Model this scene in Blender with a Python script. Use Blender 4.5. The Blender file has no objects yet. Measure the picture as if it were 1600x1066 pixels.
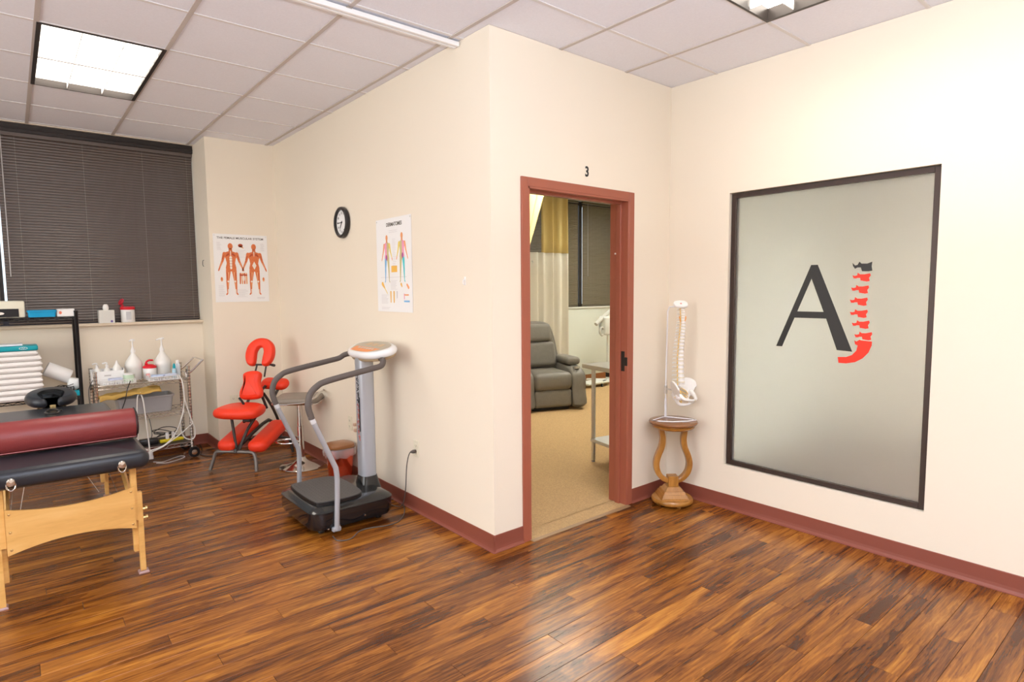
import bpy, bmesh, math, random
from mathutils import Vector, Matrix, Euler
random.seed(7)
SC = bpy.context.scene
COL = SC.collection
PI = math.pi

# ------------------------------------------------------------ camera
cam_d = bpy.data.cameras.new('camera'); cam = bpy.data.objects.new('camera', cam_d); COL.objects.link(cam)
YAW, PIT, ROL = 0.694698, -0.085416, -0.008349
fwd = Vector((math.sin(YAW)*math.cos(PIT), math.cos(YAW)*math.cos(PIT), math.sin(PIT)))
rt0 = Vector((math.cos(YAW), -math.sin(YAW), 0)); up0 = rt0.cross(fwd)
rt = math.cos(ROL)*rt0 + math.sin(ROL)*up0; up = -math.sin(ROL)*rt0 + math.cos(ROL)*up0
cam.matrix_world = Matrix(((rt.x, up.x, -fwd.x, -2.08946), (rt.y, up.y, -fwd.y, -2.68178), (rt.z, up.z, -fwd.z, 1.53596), (0, 0, 0, 1)))
cam_d.sensor_width = 36; cam_d.lens = 36*936.77/1600; cam_d.clip_start = .05
SC.camera = cam
# ------------------------------------------------------------ world, exposure, main light values
SC.view_settings.view_transform = 'Standard'; SC.view_settings.look = 'None'
SC.view_settings.gamma = 1; SC.view_settings.use_curve_mapping = False
SC.view_settings.exposure = 0.13
W = bpy.data.worlds.new('sky'); SC.world = W; W.use_nodes = True
W.node_tree.nodes['Background'].inputs[0].default_value = (.80, .90, 1, 1)
W.node_tree.nodes['Background'].inputs[1].default_value = 2.2
def area(name, loc, rot, sx, sy, power, color):
    l = bpy.data.lights.new(name, 'AREA'); l.shape = 'RECTANGLE'; l.size = sx; l.size_y = sy; l.energy = power; l.color = color
    o = bpy.data.objects.new(name, l); COL.objects.link(o); o.location = loc; o.rotation_euler = rot
    return o
# added fill light for the clock wall, through an assumed opening out of view
DAY_FILL = area('daylight_fill', (-5.66, .4, 1.60), (0, -PI/2, 0), 2.3, 4.2, 80, (1.0, .945, .84))
# assumed flash behind the camera, added to bring cool bounced light to the ceiling
FLASH_FILL = area('flash_fill', (-1.9, -3.3, 1.75), (PI, 0, 0), .5, .5, 300, (.74, .84, 1.0))
TROFFER = {'main': (9.6, (1.0, .91, .80)), 'treatment': (34.0, (1.0, .96, .84)), 'office': (62.0, (1.0, .96, .90))}

H = 2.972; L = 1.663; D = 3.51; WY = 3.943; PX = -.623; GX = -.0664; GY = -.3643; T = .6096
T2Y = 4.2; XW = -5.6; XG = -3.7; YS = -5.0; TH = .12

# ------------------------------------------------------------ materials
MATS = {}
def mat(name, col, rough=.5, metal=0, var=.06, scale=8, bump=0, bscale=60, spec=.5, coat=0, alpha=1, emit=0, trans=0, stretch=None, ior=1.45):
    if name in MATS: return MATS[name]
    m = bpy.data.materials.new(name); m.use_nodes = True; nt = m.node_tree; N = nt.nodes; K = nt.links
    b = N['Principled BSDF']
    b.inputs['Roughness'].default_value = rough; b.inputs['Metallic'].default_value = metal
    b.inputs['Specular IOR Level'].default_value = spec; b.inputs['Coat Weight'].default_value = coat
    b.inputs['Alpha'].default_value = alpha; b.inputs['Transmission Weight'].default_value = trans; b.inputs['IOR'].default_value = ior
    tc = N.new('ShaderNodeTexCoord'); mp = N.new('ShaderNodeMapping'); K.new(tc.outputs['Object'], mp.inputs[0])
    if stretch: mp.inputs['Scale'].default_value = stretch
    n = N.new('ShaderNodeTexNoise'); n.inputs['Scale'].default_value = scale; n.inputs['Detail'].default_value = 3
    K.new(mp.outputs[0], n.inputs['Vector'])
    mx = N.new('ShaderNodeMix'); mx.data_type = 'RGBA'
    mx.inputs['A'].default_value = (*[max(0, c*(1-var)) for c in col], 1); mx.inputs['B'].default_value = (*[min(1, c*(1+var)) for c in col], 1)
    K.new(n.outputs['Fac'], mx.inputs['Factor']); K.new(mx.outputs['Result'], b.inputs['Base Color'])
    if emit:
        K.new(mx.outputs['Result'], b.inputs['Emission Color']); b.inputs['Emission Strength'].default_value = emit
    if bump:
        n2 = N.new('ShaderNodeTexNoise'); n2.inputs['Scale'].default_value = bscale; n2.inputs['Detail'].default_value = 4
        K.new(mp.outputs[0], n2.inputs['Vector'])
        bp = N.new('ShaderNodeBump'); bp.inputs['Strength'].default_value = bump; bp.inputs['Distance'].default_value = .004
        K.new(n2.outputs['Fac'], bp.inputs['Height']); K.new(bp.outputs[0], b.inputs['Normal'])
    MATS[name] = m
    return m
def ramp(nt, fac, stops):
    r = nt.nodes.new('ShaderNodeValToRGB'); e = r.color_ramp.elements
    e[0].position, e[0].color = stops[0][0], (*stops[0][1], 1); e[1].position, e[1].color = stops[-1][0], (*stops[-1][1], 1)
    for p, c in stops[1:-1]:
        x = e.new(p); x.color = (*c, 1)
    nt.links.new(fac, r.inputs[0]); return r
def wood_mat(name, stops, rough, grain=(1.4, 13, 13), rnd=True, fine=.25, coat=0, bump=.05, axis='Object', vein=0):
    m = bpy.data.materials.new(name); m.use_nodes = True; nt = m.node_tree; N = nt.nodes; K = nt.links
    b = N['Principled BSDF']; b.inputs['Roughness'].default_value = rough; b.inputs['Coat Weight'].default_value = coat
    b.inputs['Coat Roughness'].default_value = .12
    tc = N.new('ShaderNodeTexCoord'); oi = N.new('ShaderNodeObjectInfo')
    ad = N.new('ShaderNodeVectorMath'); ad.operation = 'ADD'; K.new(tc.outputs[axis], ad.inputs[0])
    sc = N.new('ShaderNodeVectorMath'); sc.operation = 'SCALE'; sc.inputs[0].default_value = (37, 91, 53)
    if rnd: K.new(oi.outputs['Random'], sc.inputs['Scale'])
    else: sc.inputs['Scale'].default_value = 0
    K.new(sc.outputs[0], ad.inputs[1])
    mp = N.new('ShaderNodeMapping'); mp.inputs['Scale'].default_value = grain; K.new(ad.outputs[0], mp.inputs[0])
    # warped long grain
    wn = N.new('ShaderNodeTexNoise'); wn.inputs['Scale'].default_value = .8; wn.inputs['Detail'].default_value = 2; K.new(mp.outputs[0], wn.inputs['Vector'])
    ws = N.new('ShaderNodeVectorMath'); ws.operation = 'SCALE'; ws.inputs['Scale'].default_value = 1.7; K.new(wn.outputs['Color'], ws.inputs[0])
    w2 = N.new('ShaderNodeVectorMath'); w2.operation = 'ADD'; K.new(mp.outputs[0], w2.inputs[0]); K.new(ws.outputs[0], w2.inputs[1])
    n1 = N.new('ShaderNodeTexNoise'); n1.inputs['Scale'].default_value = 1.0; n1.inputs['Detail'].default_value = 5; n1.inputs['Roughness'].default_value = .62
    K.new(w2.outputs[0], n1.inputs['Vector'])
    mp2 = N.new('ShaderNodeMapping'); mp2.inputs['Scale'].default_value = (grain[0]*3.2, grain[1]*11, grain[2]*11); K.new(ad.outputs[0], mp2.inputs[0])
    n2 = N.new('ShaderNodeTexNoise'); n2.inputs['Scale'].default_value = 1; n2.inputs['Detail'].default_value = 4; n2.inputs['Roughness'].default_value = .7; K.new(mp2.outputs[0], n2.inputs['Vector'])
    mm = N.new('ShaderNodeMath'); mm.operation = 'MULTIPLY_ADD'; mm.inputs[1].default_value = fine; K.new(n2.outputs['Fac'], mm.inputs[0])
    m3 = N.new('ShaderNodeMath'); m3.operation = 'ADD'; K.new(n1.outputs['Fac'], m3.inputs[0]); m3.inputs[1].default_value = -fine/2
    K.new(m3.outputs[0], mm.inputs[2])
    out = mm.outputs[0]
    if vein:                                            # flame figure: contour lines of the warped grain
        v1 = N.new('ShaderNodeMath'); v1.operation = 'MULTIPLY'; v1.inputs[1].default_value = 62; K.new(n1.outputs['Fac'], v1.inputs[0])
        v2 = N.new('ShaderNodeMath'); v2.operation = 'SINE'; K.new(v1.outputs[0], v2.inputs[0])
        v3 = N.new('ShaderNodeMath'); v3.operation = 'MULTIPLY_ADD'; v3.inputs[1].default_value = vein; K.new(v2.outputs[0], v3.inputs[0]); K.new(out, v3.inputs[2])
        out = v3.outputs[0]
    r = ramp(nt, out, stops)
    hv = N.new('ShaderNodeHueSaturation'); K.new(r.outputs[0], hv.inputs['Color'])
    if rnd:
        mr = N.new('ShaderNodeMapRange'); mr.inputs['To Min'].default_value = .94; mr.inputs['To Max'].default_value = 1.06
        K.new(oi.outputs['Random'], mr.inputs['Value']); K.new(mr.outputs[0], hv.inputs['Value'])
    K.new(hv.outputs[0], b.inputs['Base Color'])
    bp = N.new('ShaderNodeBump'); bp.inputs['Strength'].default_value = bump; bp.inputs['Distance'].default_value = .002
    K.new(n2.outputs['Fac'], bp.inputs['Height']); K.new(bp.outputs[0], b.inputs['Normal'])
    MATS[name] = m
    return m

FLOOR = wood_mat('floor_laminate', [(.27, (.045, .011, .002)), (.40, (.095, .025, .003)), (.50, (.20, .062, .008)), (.60, (.30, .104, .013)), (.76, (.50, .205, .026))], .27, grain=(1.25, 9, 9), fine=.52, vein=.026)
BEECH = wood_mat('beech_ply', [(.25, (.60, .30, .075)), (.5, (.76, .43, .13)), (.75, (.84, .52, .19))], .38, grain=(2.0, 14, 14), rnd=False, fine=.12)
OAK = wood_mat('honey_oak', [(.25, (.20, .075, .012)), (.5, (.40, .17, .026)), (.75, (.56, .27, .06))], .28, grain=(9, 9, 2), rnd=False, fine=.2, coat=.3)
WALL = mat('wall_paint', (.85, .76, .62), .62, var=.012, scale=2, bump=.06, bscale=160, spec=.3)
WALLG = mat('treatment_wall_paint', (.82, .86, .79), .6, var=.01, scale=2, bump=.05, bscale=160)
BASE = mat('vinyl_base', (.25, .070, .045), .36, var=.08, scale=3, spec=.5)
DOORP = mat('door_frame_paint', (.36, .105, .060), .36, var=.05, scale=5)
TILE = mat('ceiling_tile', (.83, .83, .88), .85, var=.05, scale=90, bump=.25, bscale=220)
TEE = mat('ceiling_tee', (.73, .70, .68), .45, var=.03)
TEED = mat('ceiling_main_tee', (.55, .49, .45), .5, var=.03)
BRONZE = mat('dark_bronze', (.035, .028, .025), .35, metal=.3)
SLAT = mat('blind_slat', (.120, .092, .078), .28, var=.1, scale=30, spec=.7)
SLATG = mat('blind_slat_treatment', (.19, .155, .10), .4, var=.1, scale=30)
SILL = mat('sill_paint', (.74, .62, .47), .45)
WHITE = mat('white_plastic', (.86, .85, .83), .32, var=.02)
PAPER = mat('white_paper', (.88, .87, .85), .55, var=.01)
CHROME = mat('chrome', (.66, .63, .60), .12, metal=1, var=.02)
STEEL = mat('brushed_steel', (.62, .61, .58), .33, metal=.9, var=.06, scale=30, stretch=(1, 12, 12))
BLACK = mat('black_plastic', (.012, .012, .013), .28)
BLACKG = mat('black_gloss', (.008, .008, .010), .08, coat=.6)
VINYL = mat('black_vinyl', (.022, .024, .030), .33, var=.1, scale=14, bump=.12, bscale=180)
REDV = mat('red_vinyl', (.88, .045, .012), .42, var=.05, scale=10, bump=.12, bscale=120)
BURG = mat('burgundy_vinyl', (.245, .040, .038), .36, var=.08, scale=9, bump=.15, bscale=200)
DGREY = mat('dark_grey_metal', (.060, .052, .047), .35, metal=.5)
TEAL = mat('teal_plastic', (.0, .33, .40), .4)
CYAN = mat('blue_tray', (.0, .33, .62), .38)
RED = mat('red_plastic', (.70, .006, .02), .3)
CORDW = mat('white_cord', (.80, .77, .72), .45)
CORDK = mat('grey_cord', (.09, .075, .065), .5)
CREAM = mat('outlet_ivory', (.80, .74, .58), .4)
GREYBIN = mat('grey_translucent_bin', (.36, .35, .345), .35, var=.05)
INK = mat('black_ink', (.012, .012, .012), .5)

# ------------------------------------------------------------ mesh builder
class MB:
    def __init__(s): s.v = []; s.f = []; s.m = []; s.sm = []
    def add(s, vs, fs, mi=0, smooth=False, M=None):
        o = len(s.v)
        s.v += [tuple(M @ Vector(v)) if M is not None else tuple(v) for v in vs]
        for f in fs: s.f.append([o+i for i in f]); s.m.append(mi); s.sm.append(smooth)
        return s
    def box(s, x0, x1, y0, y1, z0, z1, mi=0, bev=0, M=None, seg=1):
        if bev <= 0:
            vs = [(x, y, z) for x in (x0, x1) for y in (y0, y1) for z in (z0, z1)]
            return s.add(vs, [(0, 1, 3, 2), (4, 6, 7, 5), (0, 4, 5, 1), (2, 3, 7, 6), (0, 2, 6, 4), (1, 5, 7, 3)], mi, False, M)
        bm = bmesh.new(); bmesh.ops.create_cube(bm, size=1)
        for v in bm.verts: v.co = Vector(((x0+x1)/2+v.co.x*(x1-x0), (y0+y1)/2+v.co.y*(y1-y0), (z0+z1)/2+v.co.z*(z1-z0)))
        bmesh.ops.bevel(bm, geom=bm.edges[:], offset=bev, segments=seg, profile=.5, affect='EDGES')
        bm.verts.index_update()
        s.add([v.co[:] for v in bm.verts], [[v.index for v in f.verts] for f in bm.faces], mi, seg > 1, M); bm.free(); return s
    def tube(s, pts, r, n=8, mi=0, closed=False, smooth=0, cap=True, M=None, taper=None):
        P = [Vector(p) for p in pts]
        if smooth: P = spline(P, smooth, closed)
        k = len(P); rings = []; vs = []; prev = None
        for i, p in enumerate(P):
            if closed: t = P[(i+1) % k]-P[i-1]
            else: t = P[min(i+1, k-1)]-P[max(i-1, 0)]
            if t.length < 1e-9: t = Vector((0, 0, 1))
            t.normalize()
            if prev is None:
                a = Vector((0, 0, 1)) if abs(t.z) < .9 else Vector((1, 0, 0)); u = t.cross(a).normalized()
            else: u = (prev - t*prev.dot(t)).normalized()
            prev = u; w = t.cross(u)
            rr = r if taper is None else r*(taper[0]+(taper[1]-taper[0])*i/(k-1))
            vs += [p + rr*(math.cos(2*PI*j/n)*u + math.sin(2*PI*j/n)*w) for j in range(n)]
        fs = []
        for i in range(k if closed else k-1):
            a = i*n; b = ((i+1) % k)*n
            for j in range(n): fs.append((a+j, a+(j+1) % n, b+(j+1) % n, b+j))
        if cap and not closed: fs.append(tuple(range(n))[::-1]); fs.append(tuple(range((k-1)*n, k*n)))
        return s.add(vs, fs, mi, True, M)
    def lathe(s, prof, n=24, mi=0, M=None, cx=0, cy=0, sx=1, sy=1, power=2, smooth=True):
        vs = []; fs = []
        for r, z in prof:
            for j in range(n):
                a = 2*PI*j/n; c, d = math.cos(a), math.sin(a)
                if power != 2:
                    q = (abs(c)**power+abs(d)**power)**(-1/power); c *= q; d *= q
                vs.append((cx+r*c*sx, cy+r*d*sy, z))
        for i in range(len(prof)-1):
            for j in range(n):
                a = i*n+j; b = i*n+(j+1) % n
                fs.append((a, b, b+n, a+n))
        if prof[0][0] > 1e-6: fs.append(tuple(range(n))[::-1])
        if prof[-1][0] > 1e-6: fs.append(tuple(range((len(prof)-1)*n, len(prof)*n)))
        return s.add(vs, fs, mi, smooth, M)
    def prism(s, poly, t0, t1, mi=0, M=None, smooth=False):
        n = len(poly)
        vs = [(x, y, t0) for x, y in poly]+[(x, y, t1) for x, y in poly]
        fs = [tuple(range(n))[::-1], tuple(range(n, 2*n))]+[(i, (i+1) % n, n+(i+1) % n, n+i) for i in range(n)]
        return s.add(vs, fs, mi, smooth, M)
    def cushion(s, poly, thick, edge=.03, mi=0, M=None, steps=5, dome=0):
        """rounded pad: outline in xy, thickness along z"""
        n = len(poly); vs = []; fs = []
        area2 = sum(poly[i][0]*poly[(i+1) % n][1]-poly[(i+1) % n][0]*poly[i][1] for i in range(n))
        if area2 < 0: poly = poly[::-1]
        nor = []
        for i in range(n):
            a = Vector(poly[i-1]); c = Vector(poly[(i+1) % n]); t = (c-a).normalized(); nor.append(Vector((t.y, -t.x)))
        rings = []
        for k in range(2*steps+1):
            a = -PI/2 + PI*k/(2*steps); ins = edge*(1-math.cos(a)); z = thick/2*math.sin(a)
            rings.append((ins, z))
        full = []
        if dome: full = [(edge*1.15, -thick/2-dome*.5)]+rings+[(edge*1.15, thick/2+dome*.6), (edge*1.4, thick/2+dome)]
        else: full = rings
        for ins, z in full:
            for i in range(n): vs.append((poly[i][0]-nor[i].x*ins, poly[i][1]-nor[i].y*ins, z))
        for k in range(len(full)-1):
            for i in range(n): fs.append((k*n+i, k*n+(i+1) % n, (k+1)*n+(i+1) % n, (k+1)*n+i))
        fs.append(tuple(range(n))[::-1]); fs.append(tuple(range((len(full)-1)*n, len(full)*n)))
        return s.add(vs, fs, mi, True, M)
    def mesh(s, name, mats):
        me = bpy.data.meshes.new(name); me.from_pydata(s.v, [], s.f)
        for m in (mats if isinstance(mats, (list, tuple)) else [mats]): me.materials.append(m)
        me.polygons.foreach_set('material_index', s.m); me.polygons.foreach_set('use_smooth', s.sm); me.update()
        return me
    def build(s, name, mats, parent=None, label=None, cat=None, group=None, kind=None, loc=None, rot=None, recalc=True):
        me = s.mesh(name, mats)
        if recalc:
            bm = bmesh.new(); bm.from_mesh(me); bmesh.ops.recalc_face_normals(bm, faces=bm.faces[:]); bm.to_mesh(me); bm.free()
        o = bpy.data.objects.new(name, me); COL.objects.link(o)
        if parent is not None: o.parent = parent
        if loc is not None: o.location = loc
        if rot is not None: o.rotation_euler = rot
        if any(s.sm):
            try: me.set_sharp_from_angle(angle=math.radians(38))
            except Exception: pass
        return tag(o, label, cat, group, kind)
def spline(P, k, closed=False):
    out = []; n = len(P)
    rng = range(n) if closed else range(n-1)
    for i in rng:
        p0 = P[(i-1) % n] if closed or i > 0 else P[0]*2-P[1]
        p1 = P[i]; p2 = P[(i+1) % n]; p3 = P[(i+2) % n] if closed or i+2 < n else p2*2-p1
        for j in range(k):
            t = j/k
            out.append(.5*((2*p1)+(-p0+p2)*t+(2*p0-5*p1+4*p2-p3)*t*t+(-p0+3*p1-3*p2+p3)*t**3))
    if not closed: out.append(P[-1])
    return out
def sp2(pts, k=6, closed=True): return [(p.x, p.y) for p in spline([Vector((a, b, 0)) for a, b in pts], k, closed)]
def tag(o, label=None, cat=None, group=None, kind=None):
    if label: o['label'] = label
    if cat: o['category'] = cat
    if group: o['group'] = group
    if kind: o['kind'] = kind
    return o
def empty(name, loc=(0, 0, 0), rz=0, label=None, cat=None, group=None, kind=None):
    o = bpy.data.objects.new(name, None); COL.objects.link(o); o.location = loc; o.rotation_euler = (0, 0, rz); o.empty_display_size = .1
    return tag(o, label, cat, group, kind)
def inst(name, me, parent, loc=(0, 0, 0), rot=(0, 0, 0), kind=None):
    o = bpy.data.objects.new(name, me); COL.objects.link(o); o.parent = parent; o.location = loc; o.rotation_euler = rot
    return tag(o, kind=kind)
def text(name, s, size, depth, m, parent, M, bold=0, kx=1, label=None):
    """lettering as thin geometry; local x right, y up"""
    c = bpy.data.curves.new(name, 'FONT'); c.body = s; c.size = size; c.extrude = depth; c.offset = bold; c.align_x = 'CENTER'; c.align_y = 'CENTER'; c.resolution_u = 3
    o = bpy.data.objects.new(name+'_tmp', c); COL.objects.link(o)
    bpy.context.view_layer.update()
    me = bpy.data.meshes.new_from_object(o.evaluated_get(bpy.context.evaluated_depsgraph_get()))
    bpy.data.objects.remove(o); bpy.data.curves.remove(c)
    me.materials.clear(); me.materials.append(m)
    me.transform(M @ Matrix.Diagonal((kx, 1, 1, 1)))
    r = bpy.data.objects.new(name, me); COL.objects.link(r); r.parent = parent
    return tag(r, label)
def basis(o, x, y, z):
    return Matrix(((x[0], y[0], z[0], o[0]), (x[1], y[1], z[1], o[1]), (x[2], y[2], z[2], o[2]), (0, 0, 0, 1)))
def ellipse(rx, ry, n=24, cx=0, cy=0): return [(cx+rx*math.cos(2*PI*i/n), cy+ry*math.sin(2*PI*i/n)) for i in range(n)]
def rrect(x0, x1, y0, y1, r, k=5):
    out = []
    for cx, cy, a0 in ((x1-r, y1-r, 0), (x0+r, y1-r, PI/2), (x0+r, y0+r, PI), (x1-r, y0+r, 1.5*PI)):
        out += [(cx+r*math.cos(a0+PI/2*i/k), cy+r*math.sin(a0+PI/2*i/k)) for i in range(k+1)]
    return out
def wall(name, boxes, m):
    b = MB()
    for q in boxes: b.box(*q)
    return b.build(name, m, kind='structure')
def clip(b, rects):
    x0, x1, y0, y1 = b
    for a0, a1, c0, c1 in rects:
        u0, u1, v0, v1 = max(x0, a0), min(x1, a1), max(y0, c0), min(y1, c1)
        if u1-u0 > .012 and v1-v0 > .012: yield (u0, u1, v0, v1)

# measuring helpers: a point read off the photograph, placed on a known plane of the room
CP = Vector((-2.08946, -2.68178, 1.53596))
def _ray(px, py): return fwd + rt*((px-800)/936.77) - up*((py-533)/936.77)
def on_x(px, py, X): v = _ray(px, py); return CP + v*((X-CP.x)/v.x)
def on_y(px, py, Y): v = _ray(px, py); return CP + v*((Y-CP.y)/v.y)
def on_z(px, py, Z): v = _ray(px, py); return CP + v*((Z-CP.z)/v.z)

# ------------------------------------------------------------ floors
fl = MB().box(XW, 0, YS, WY, -.06, -.010).box(0, L, YS, 0.02, -.06, -.010).build('floor', BLACK, kind='structure')
PWD, PLN = .1016, 1.215
GAP = .0007
def plank_mesh(l):
    return MB().box(GAP, l-GAP, GAP, PWD-GAP, -.009, 0, bev=.0008).mesh('plank', FLOOR)
full = plank_mesh(PLN); rest = MB(); nrow = int((WY-YS)/PWD)+1
for r in range(-49, 39):
    y0 = r*PWD; x1 = L if y0 < -.01 else 0
    if y0+PWD > WY+.03: break
    x = XW - (.37*r*PLN) % PLN
    while x < x1-.02:
        a, b = max(x, XW), min(x+PLN, x1)
        if b-a > .02:
            if y0 < -2.45 or b < -2.75: rest.box(a+GAP, b-GAP, y0+GAP, y0+PWD-GAP, -.009, 0)
            else: inst('plank', full if b-a > PLN-1e-4 else plank_mesh(b-a), fl, (a, y0, 0))
        x += PLN
rest.build('plank_field', FLOOR, fl, kind='stuff')
# carpet of the treatment room
CARPET = mat('carpet', (.50, .33, .155), .95, var=.38, scale=95, bump=.9, bscale=120, stretch=(1, 1, 1))
MB().box(TH, 7.0, .115, T2Y, -.05, .004).box(.27, 1.19, -.012, .12, -.05, .004).build('floor', CARPET, kind='structure')
MB().box(.27, 1.19, -.045, -.012, -.001, .006, bev=.002).build('trim_1', mat('threshold_strip', (.33, .20, .10), .45), kind='structure')
OFFC = mat('office_carpet', (.16, .12, .09), .9, var=.2, scale=60)
MB().box(L+TH, 4.6, -3.4, 0, -.05, 0).build('floor', OFFC, kind='structure')

# ------------------------------------------------------------ ceilings
RA = [(XW, 0, YS, WY), (0, L, YS, 0)]
RB = [(TH, 7.0, TH, T2Y)]; RC = [(L+TH, 4.6, -3.4, 0)]
ce = MB().box(XW, 7.0, YS, T2Y+.2, H+.12, H+.17).build('ceiling', TILE, kind='structure')
LIGHTS = [('main', -3, 3), ('main', 1, -3), ('main', -7, 3), ('main', -7, -3), ('main', -3, -3), ('treatment', 4, 3), ('treatment', 8, 4), ('office', 5, -4)]  # left row of main lights is unseen, added to brighten the clock wall
skip = {(i, j+d) for _, i, j in LIGHTS for d in (0, 1)}
tcache = {}; tfield = MB()
for rects in (RA, RB, RC):
    for i in range(-10, 13):
        for j in range(-9, 9):
            if (i, j) in skip: continue
            c = (GX+i*T, GX+(i+1)*T, GY+j*T, GY+(j+1)*T)
            for u0, u1, v0, v1 in clip(c, rects):
                if rects is RC or v1 < -2.8 or u1 < -3.2: tfield.box(u0, u1, v0, v1, H+.006, H+.02); continue
                k = (round(u1-u0, 3), round(v1-v0, 3))
                if k not in tcache: tcache[k] = MB().box(0, k[0], 0, k[1], .006, .02, bev=0).mesh('ceiling_tile', TILE)
                inst('ceiling_tile', tcache[k], ce, (u0, v0, H))
tfield.build('ceiling_tile_field', TILE, ce, kind='stuff')
for rects in (RA, RB, RC):
    for i in range(-10, 13):
        x = GX+i*T
        for u0, u1, v0, v1 in clip((x-.012, x+.012, -9, 9), rects): MB().box(u0, u1, v0, v1, H, H+.0055).build('main_tee', TEED, ce)
    for j in range(-9, 9):
        y = GY+j*T
        for u0, u1, v0, v1 in clip((-9, 9, y-.010, y+.010), rects): MB().box(u0, u1, v0, v1, H+.001, H+.0055).build('cross_tee', TEE, ce)

# ------------------------------------------------------------ walls
wall('wall_left', [(0, TH, TH, T2Y, 0, H+.005)], WALL)                               # clock partition
dl, dr, dt = .27, 1.19, 2.139
wall('wall_back', [(0, dl, 0, TH, 0, H+.005), (dr, L, 0, TH, 0, H+.005), (dl, dr, 0, TH, dt, H+.005)], WALL)
w0, w1, wz0, wz1 = -.4754, -1.674, .307, 2.1696
wall('wall_right', [(L, L+TH, w0, 0, 0, H+.005), (L, L+TH, YS, w1, 0, H+.005), (L, L+TH, w1, w0, 0, wz0), (L, L+TH, w1, w0, wz1, H+.005)], WALL)
wall('wall_far', [(XW, PX, WY, WY+.25, H, H+.17), (XW, PX, WY, WY+.25, 0, 1.235), (XW, XG, WY, WY+.25, 1.235, H), (PX, 0, D, WY+.25, 0, H+.005)], WALL)
wall('wall_outer', [(XW-TH, XW, YS, -1.75, 0, H+.005), (XW-TH, XW, 2.55, WY+.25, 0, H+.005), (XW-TH, XW, -1.75, 2.55, 0, .42), (XW-TH, XW, -1.75, 2.55, 2.78, H+.005)], WALL)
wall('wall_rear', [(XW-TH, L+TH, YS-TH, YS, 0, H+.005)], WALL)
# treatment room
wall('wall_treatment', [(TH, 7.0, T2Y, T2Y+.2, H+.005, H+.17), (TH, 7.0, T2Y, T2Y+.2, 0, 1.24), (TH, 3.2, T2Y, T2Y+.2, 1.24, H+.005), (6.25, 7.0, T2Y, T2Y+.2, 1.24, H+.005), (7.0, 7.12, 0, T2Y+.2, 0, H+.005), (L+TH, 7.0, 0, TH, 0, H+.005)], WALLG)
wall('wall_office', [(4.6, 4.72, -3.4, 0, 0, H+.005), (L+TH, 4.6, -3.52, -3.4, 0, H+.005)], mat('office_paint', (.80, .76, .66), .6))
# made-up glazing frame of the outer wall (out of view, around the added fill light)
b = MB()
for a, c in ((-1.75, -1.69), (2.49, 2.55), (.37, .43)): b.box(XW-.115, XW-.065, a, c, .42, 2.78)
b.box(XW-.115, XW-.065, -1.69, 2.49, .42, .48).box(XW-.115, XW-.065, -1.69, 2.49, 2.72, 2.78)
b.build('assumed_window', BRONZE, kind='structure')

# ------------------------------------------------------------ cove base
def baseboard(name, a, b, nrm, m=BASE):
    a = Vector((*a, 0)); b = Vector((*b, 0)); n = Vector((*nrm, 0)); d = (b-a)
    prof = [(0, 0), (.017, 0), (.017, .004), (.010, .009), (.0055, .018), (.004, .034), (.004, .100), (.002, .103), (0, .103)]
    vs = [a+n*x+Vector((0, 0, z)) for x, z in prof]+[b+n*x+Vector((0, 0, z)) for x, z in prof]; k = len(prof)
    m_ = MB().add(vs, [(i, (i+1) % k, k+(i+1) % k, k+i) for i in range(k)]+[tuple(range(k)), tuple(range(k, 2*k))[::-1]])
    return m_.build(name, m, kind='structure')
baseboard('baseboard_left', (0, -.012), (0, D), (-1, 0))
baseboard('baseboard_back', (-.012, 0), (.219, 0), (0, -1))
baseboard('baseboard_back', (1.241, 0), (L, 0), (0, -1))
baseboard('baseboard_right', (L, 0), (L, YS), (-1, 0))
baseboard('baseboard_pier', (PX-.012, D), (0, D), (0, -1))
baseboard('baseboard_pier', (PX, D-.012), (PX, WY), (-1, 0))
baseboard('baseboard_far', (XW, WY), (PX, WY), (0, -1))
baseboard('baseboard_treatment', (TH, T2Y), (7.0, T2Y), (0, -1), mat('treatment_base', (.34, .12, .035), .4))

# ------------------------------------------------------------ door frame
door = empty('door_1', (dl, 0, 0), kind='structure')
W_ = dr-dl; OV = .052
def jamb(x0, s, nm='jamb'):
    b = MB().box(min(x0, x0-s*OV), max(x0, x0-s*OV), -.012, .022, 0, dt+OV, bev=.002)          # face (casing)
    b.box(min(x0-s*.004, x0+s*.012), max(x0-s*.004, x0+s*.012), -.010, TH+.03, 0, dt, bev=.001)
    b.box(min(x0+s*.010, x0+s*.026), max(x0+s*.010, x0+s*.026), .045, .085, 0, dt-.012, bev=.002)  # stop
    return b.build(nm, DOORP, door)
jamb(0, 1); jamb(W_, -1)
MB().box(0, W_, -.012, .022, dt, dt+OV, bev=.002).box(0, W_, -.010, TH+.03, dt-.012, dt+.004, bev=.001).box(.02, W_-.02, .045, .085, dt-.026, dt-.010, bev=.002).build('head_jamb', DOORP, door)
sp = MB().box(W_-.0145, W_-.012, .012, .043, .96, 1.10, bev=.001).box(W_-.016, W_-.0125, -.014, .014, 1.0, 1.06, bev=.001)
sp.build('strike_plate', BRONZE, door, label='dark strike plate on the right jamb')
MB().lathe([(.006, 0), (.006, .006), (.003, .008)], 10, M=Matrix.Translation((W_-.012, .1, 1.78)) @ Matrix.Rotation(-PI/2, 4, 'Y')).build('silencer', WHITE, door)
dn = empty('door_number', (.777, -.002, 2.278), label='black numeral 3 on the wall above the door opening', cat='sign')
text('numeral', '3', .088, .001, INK, dn, Matrix.Rotation(PI/2, 4, 'X'), bold=.0022, kx=.85)

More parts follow.
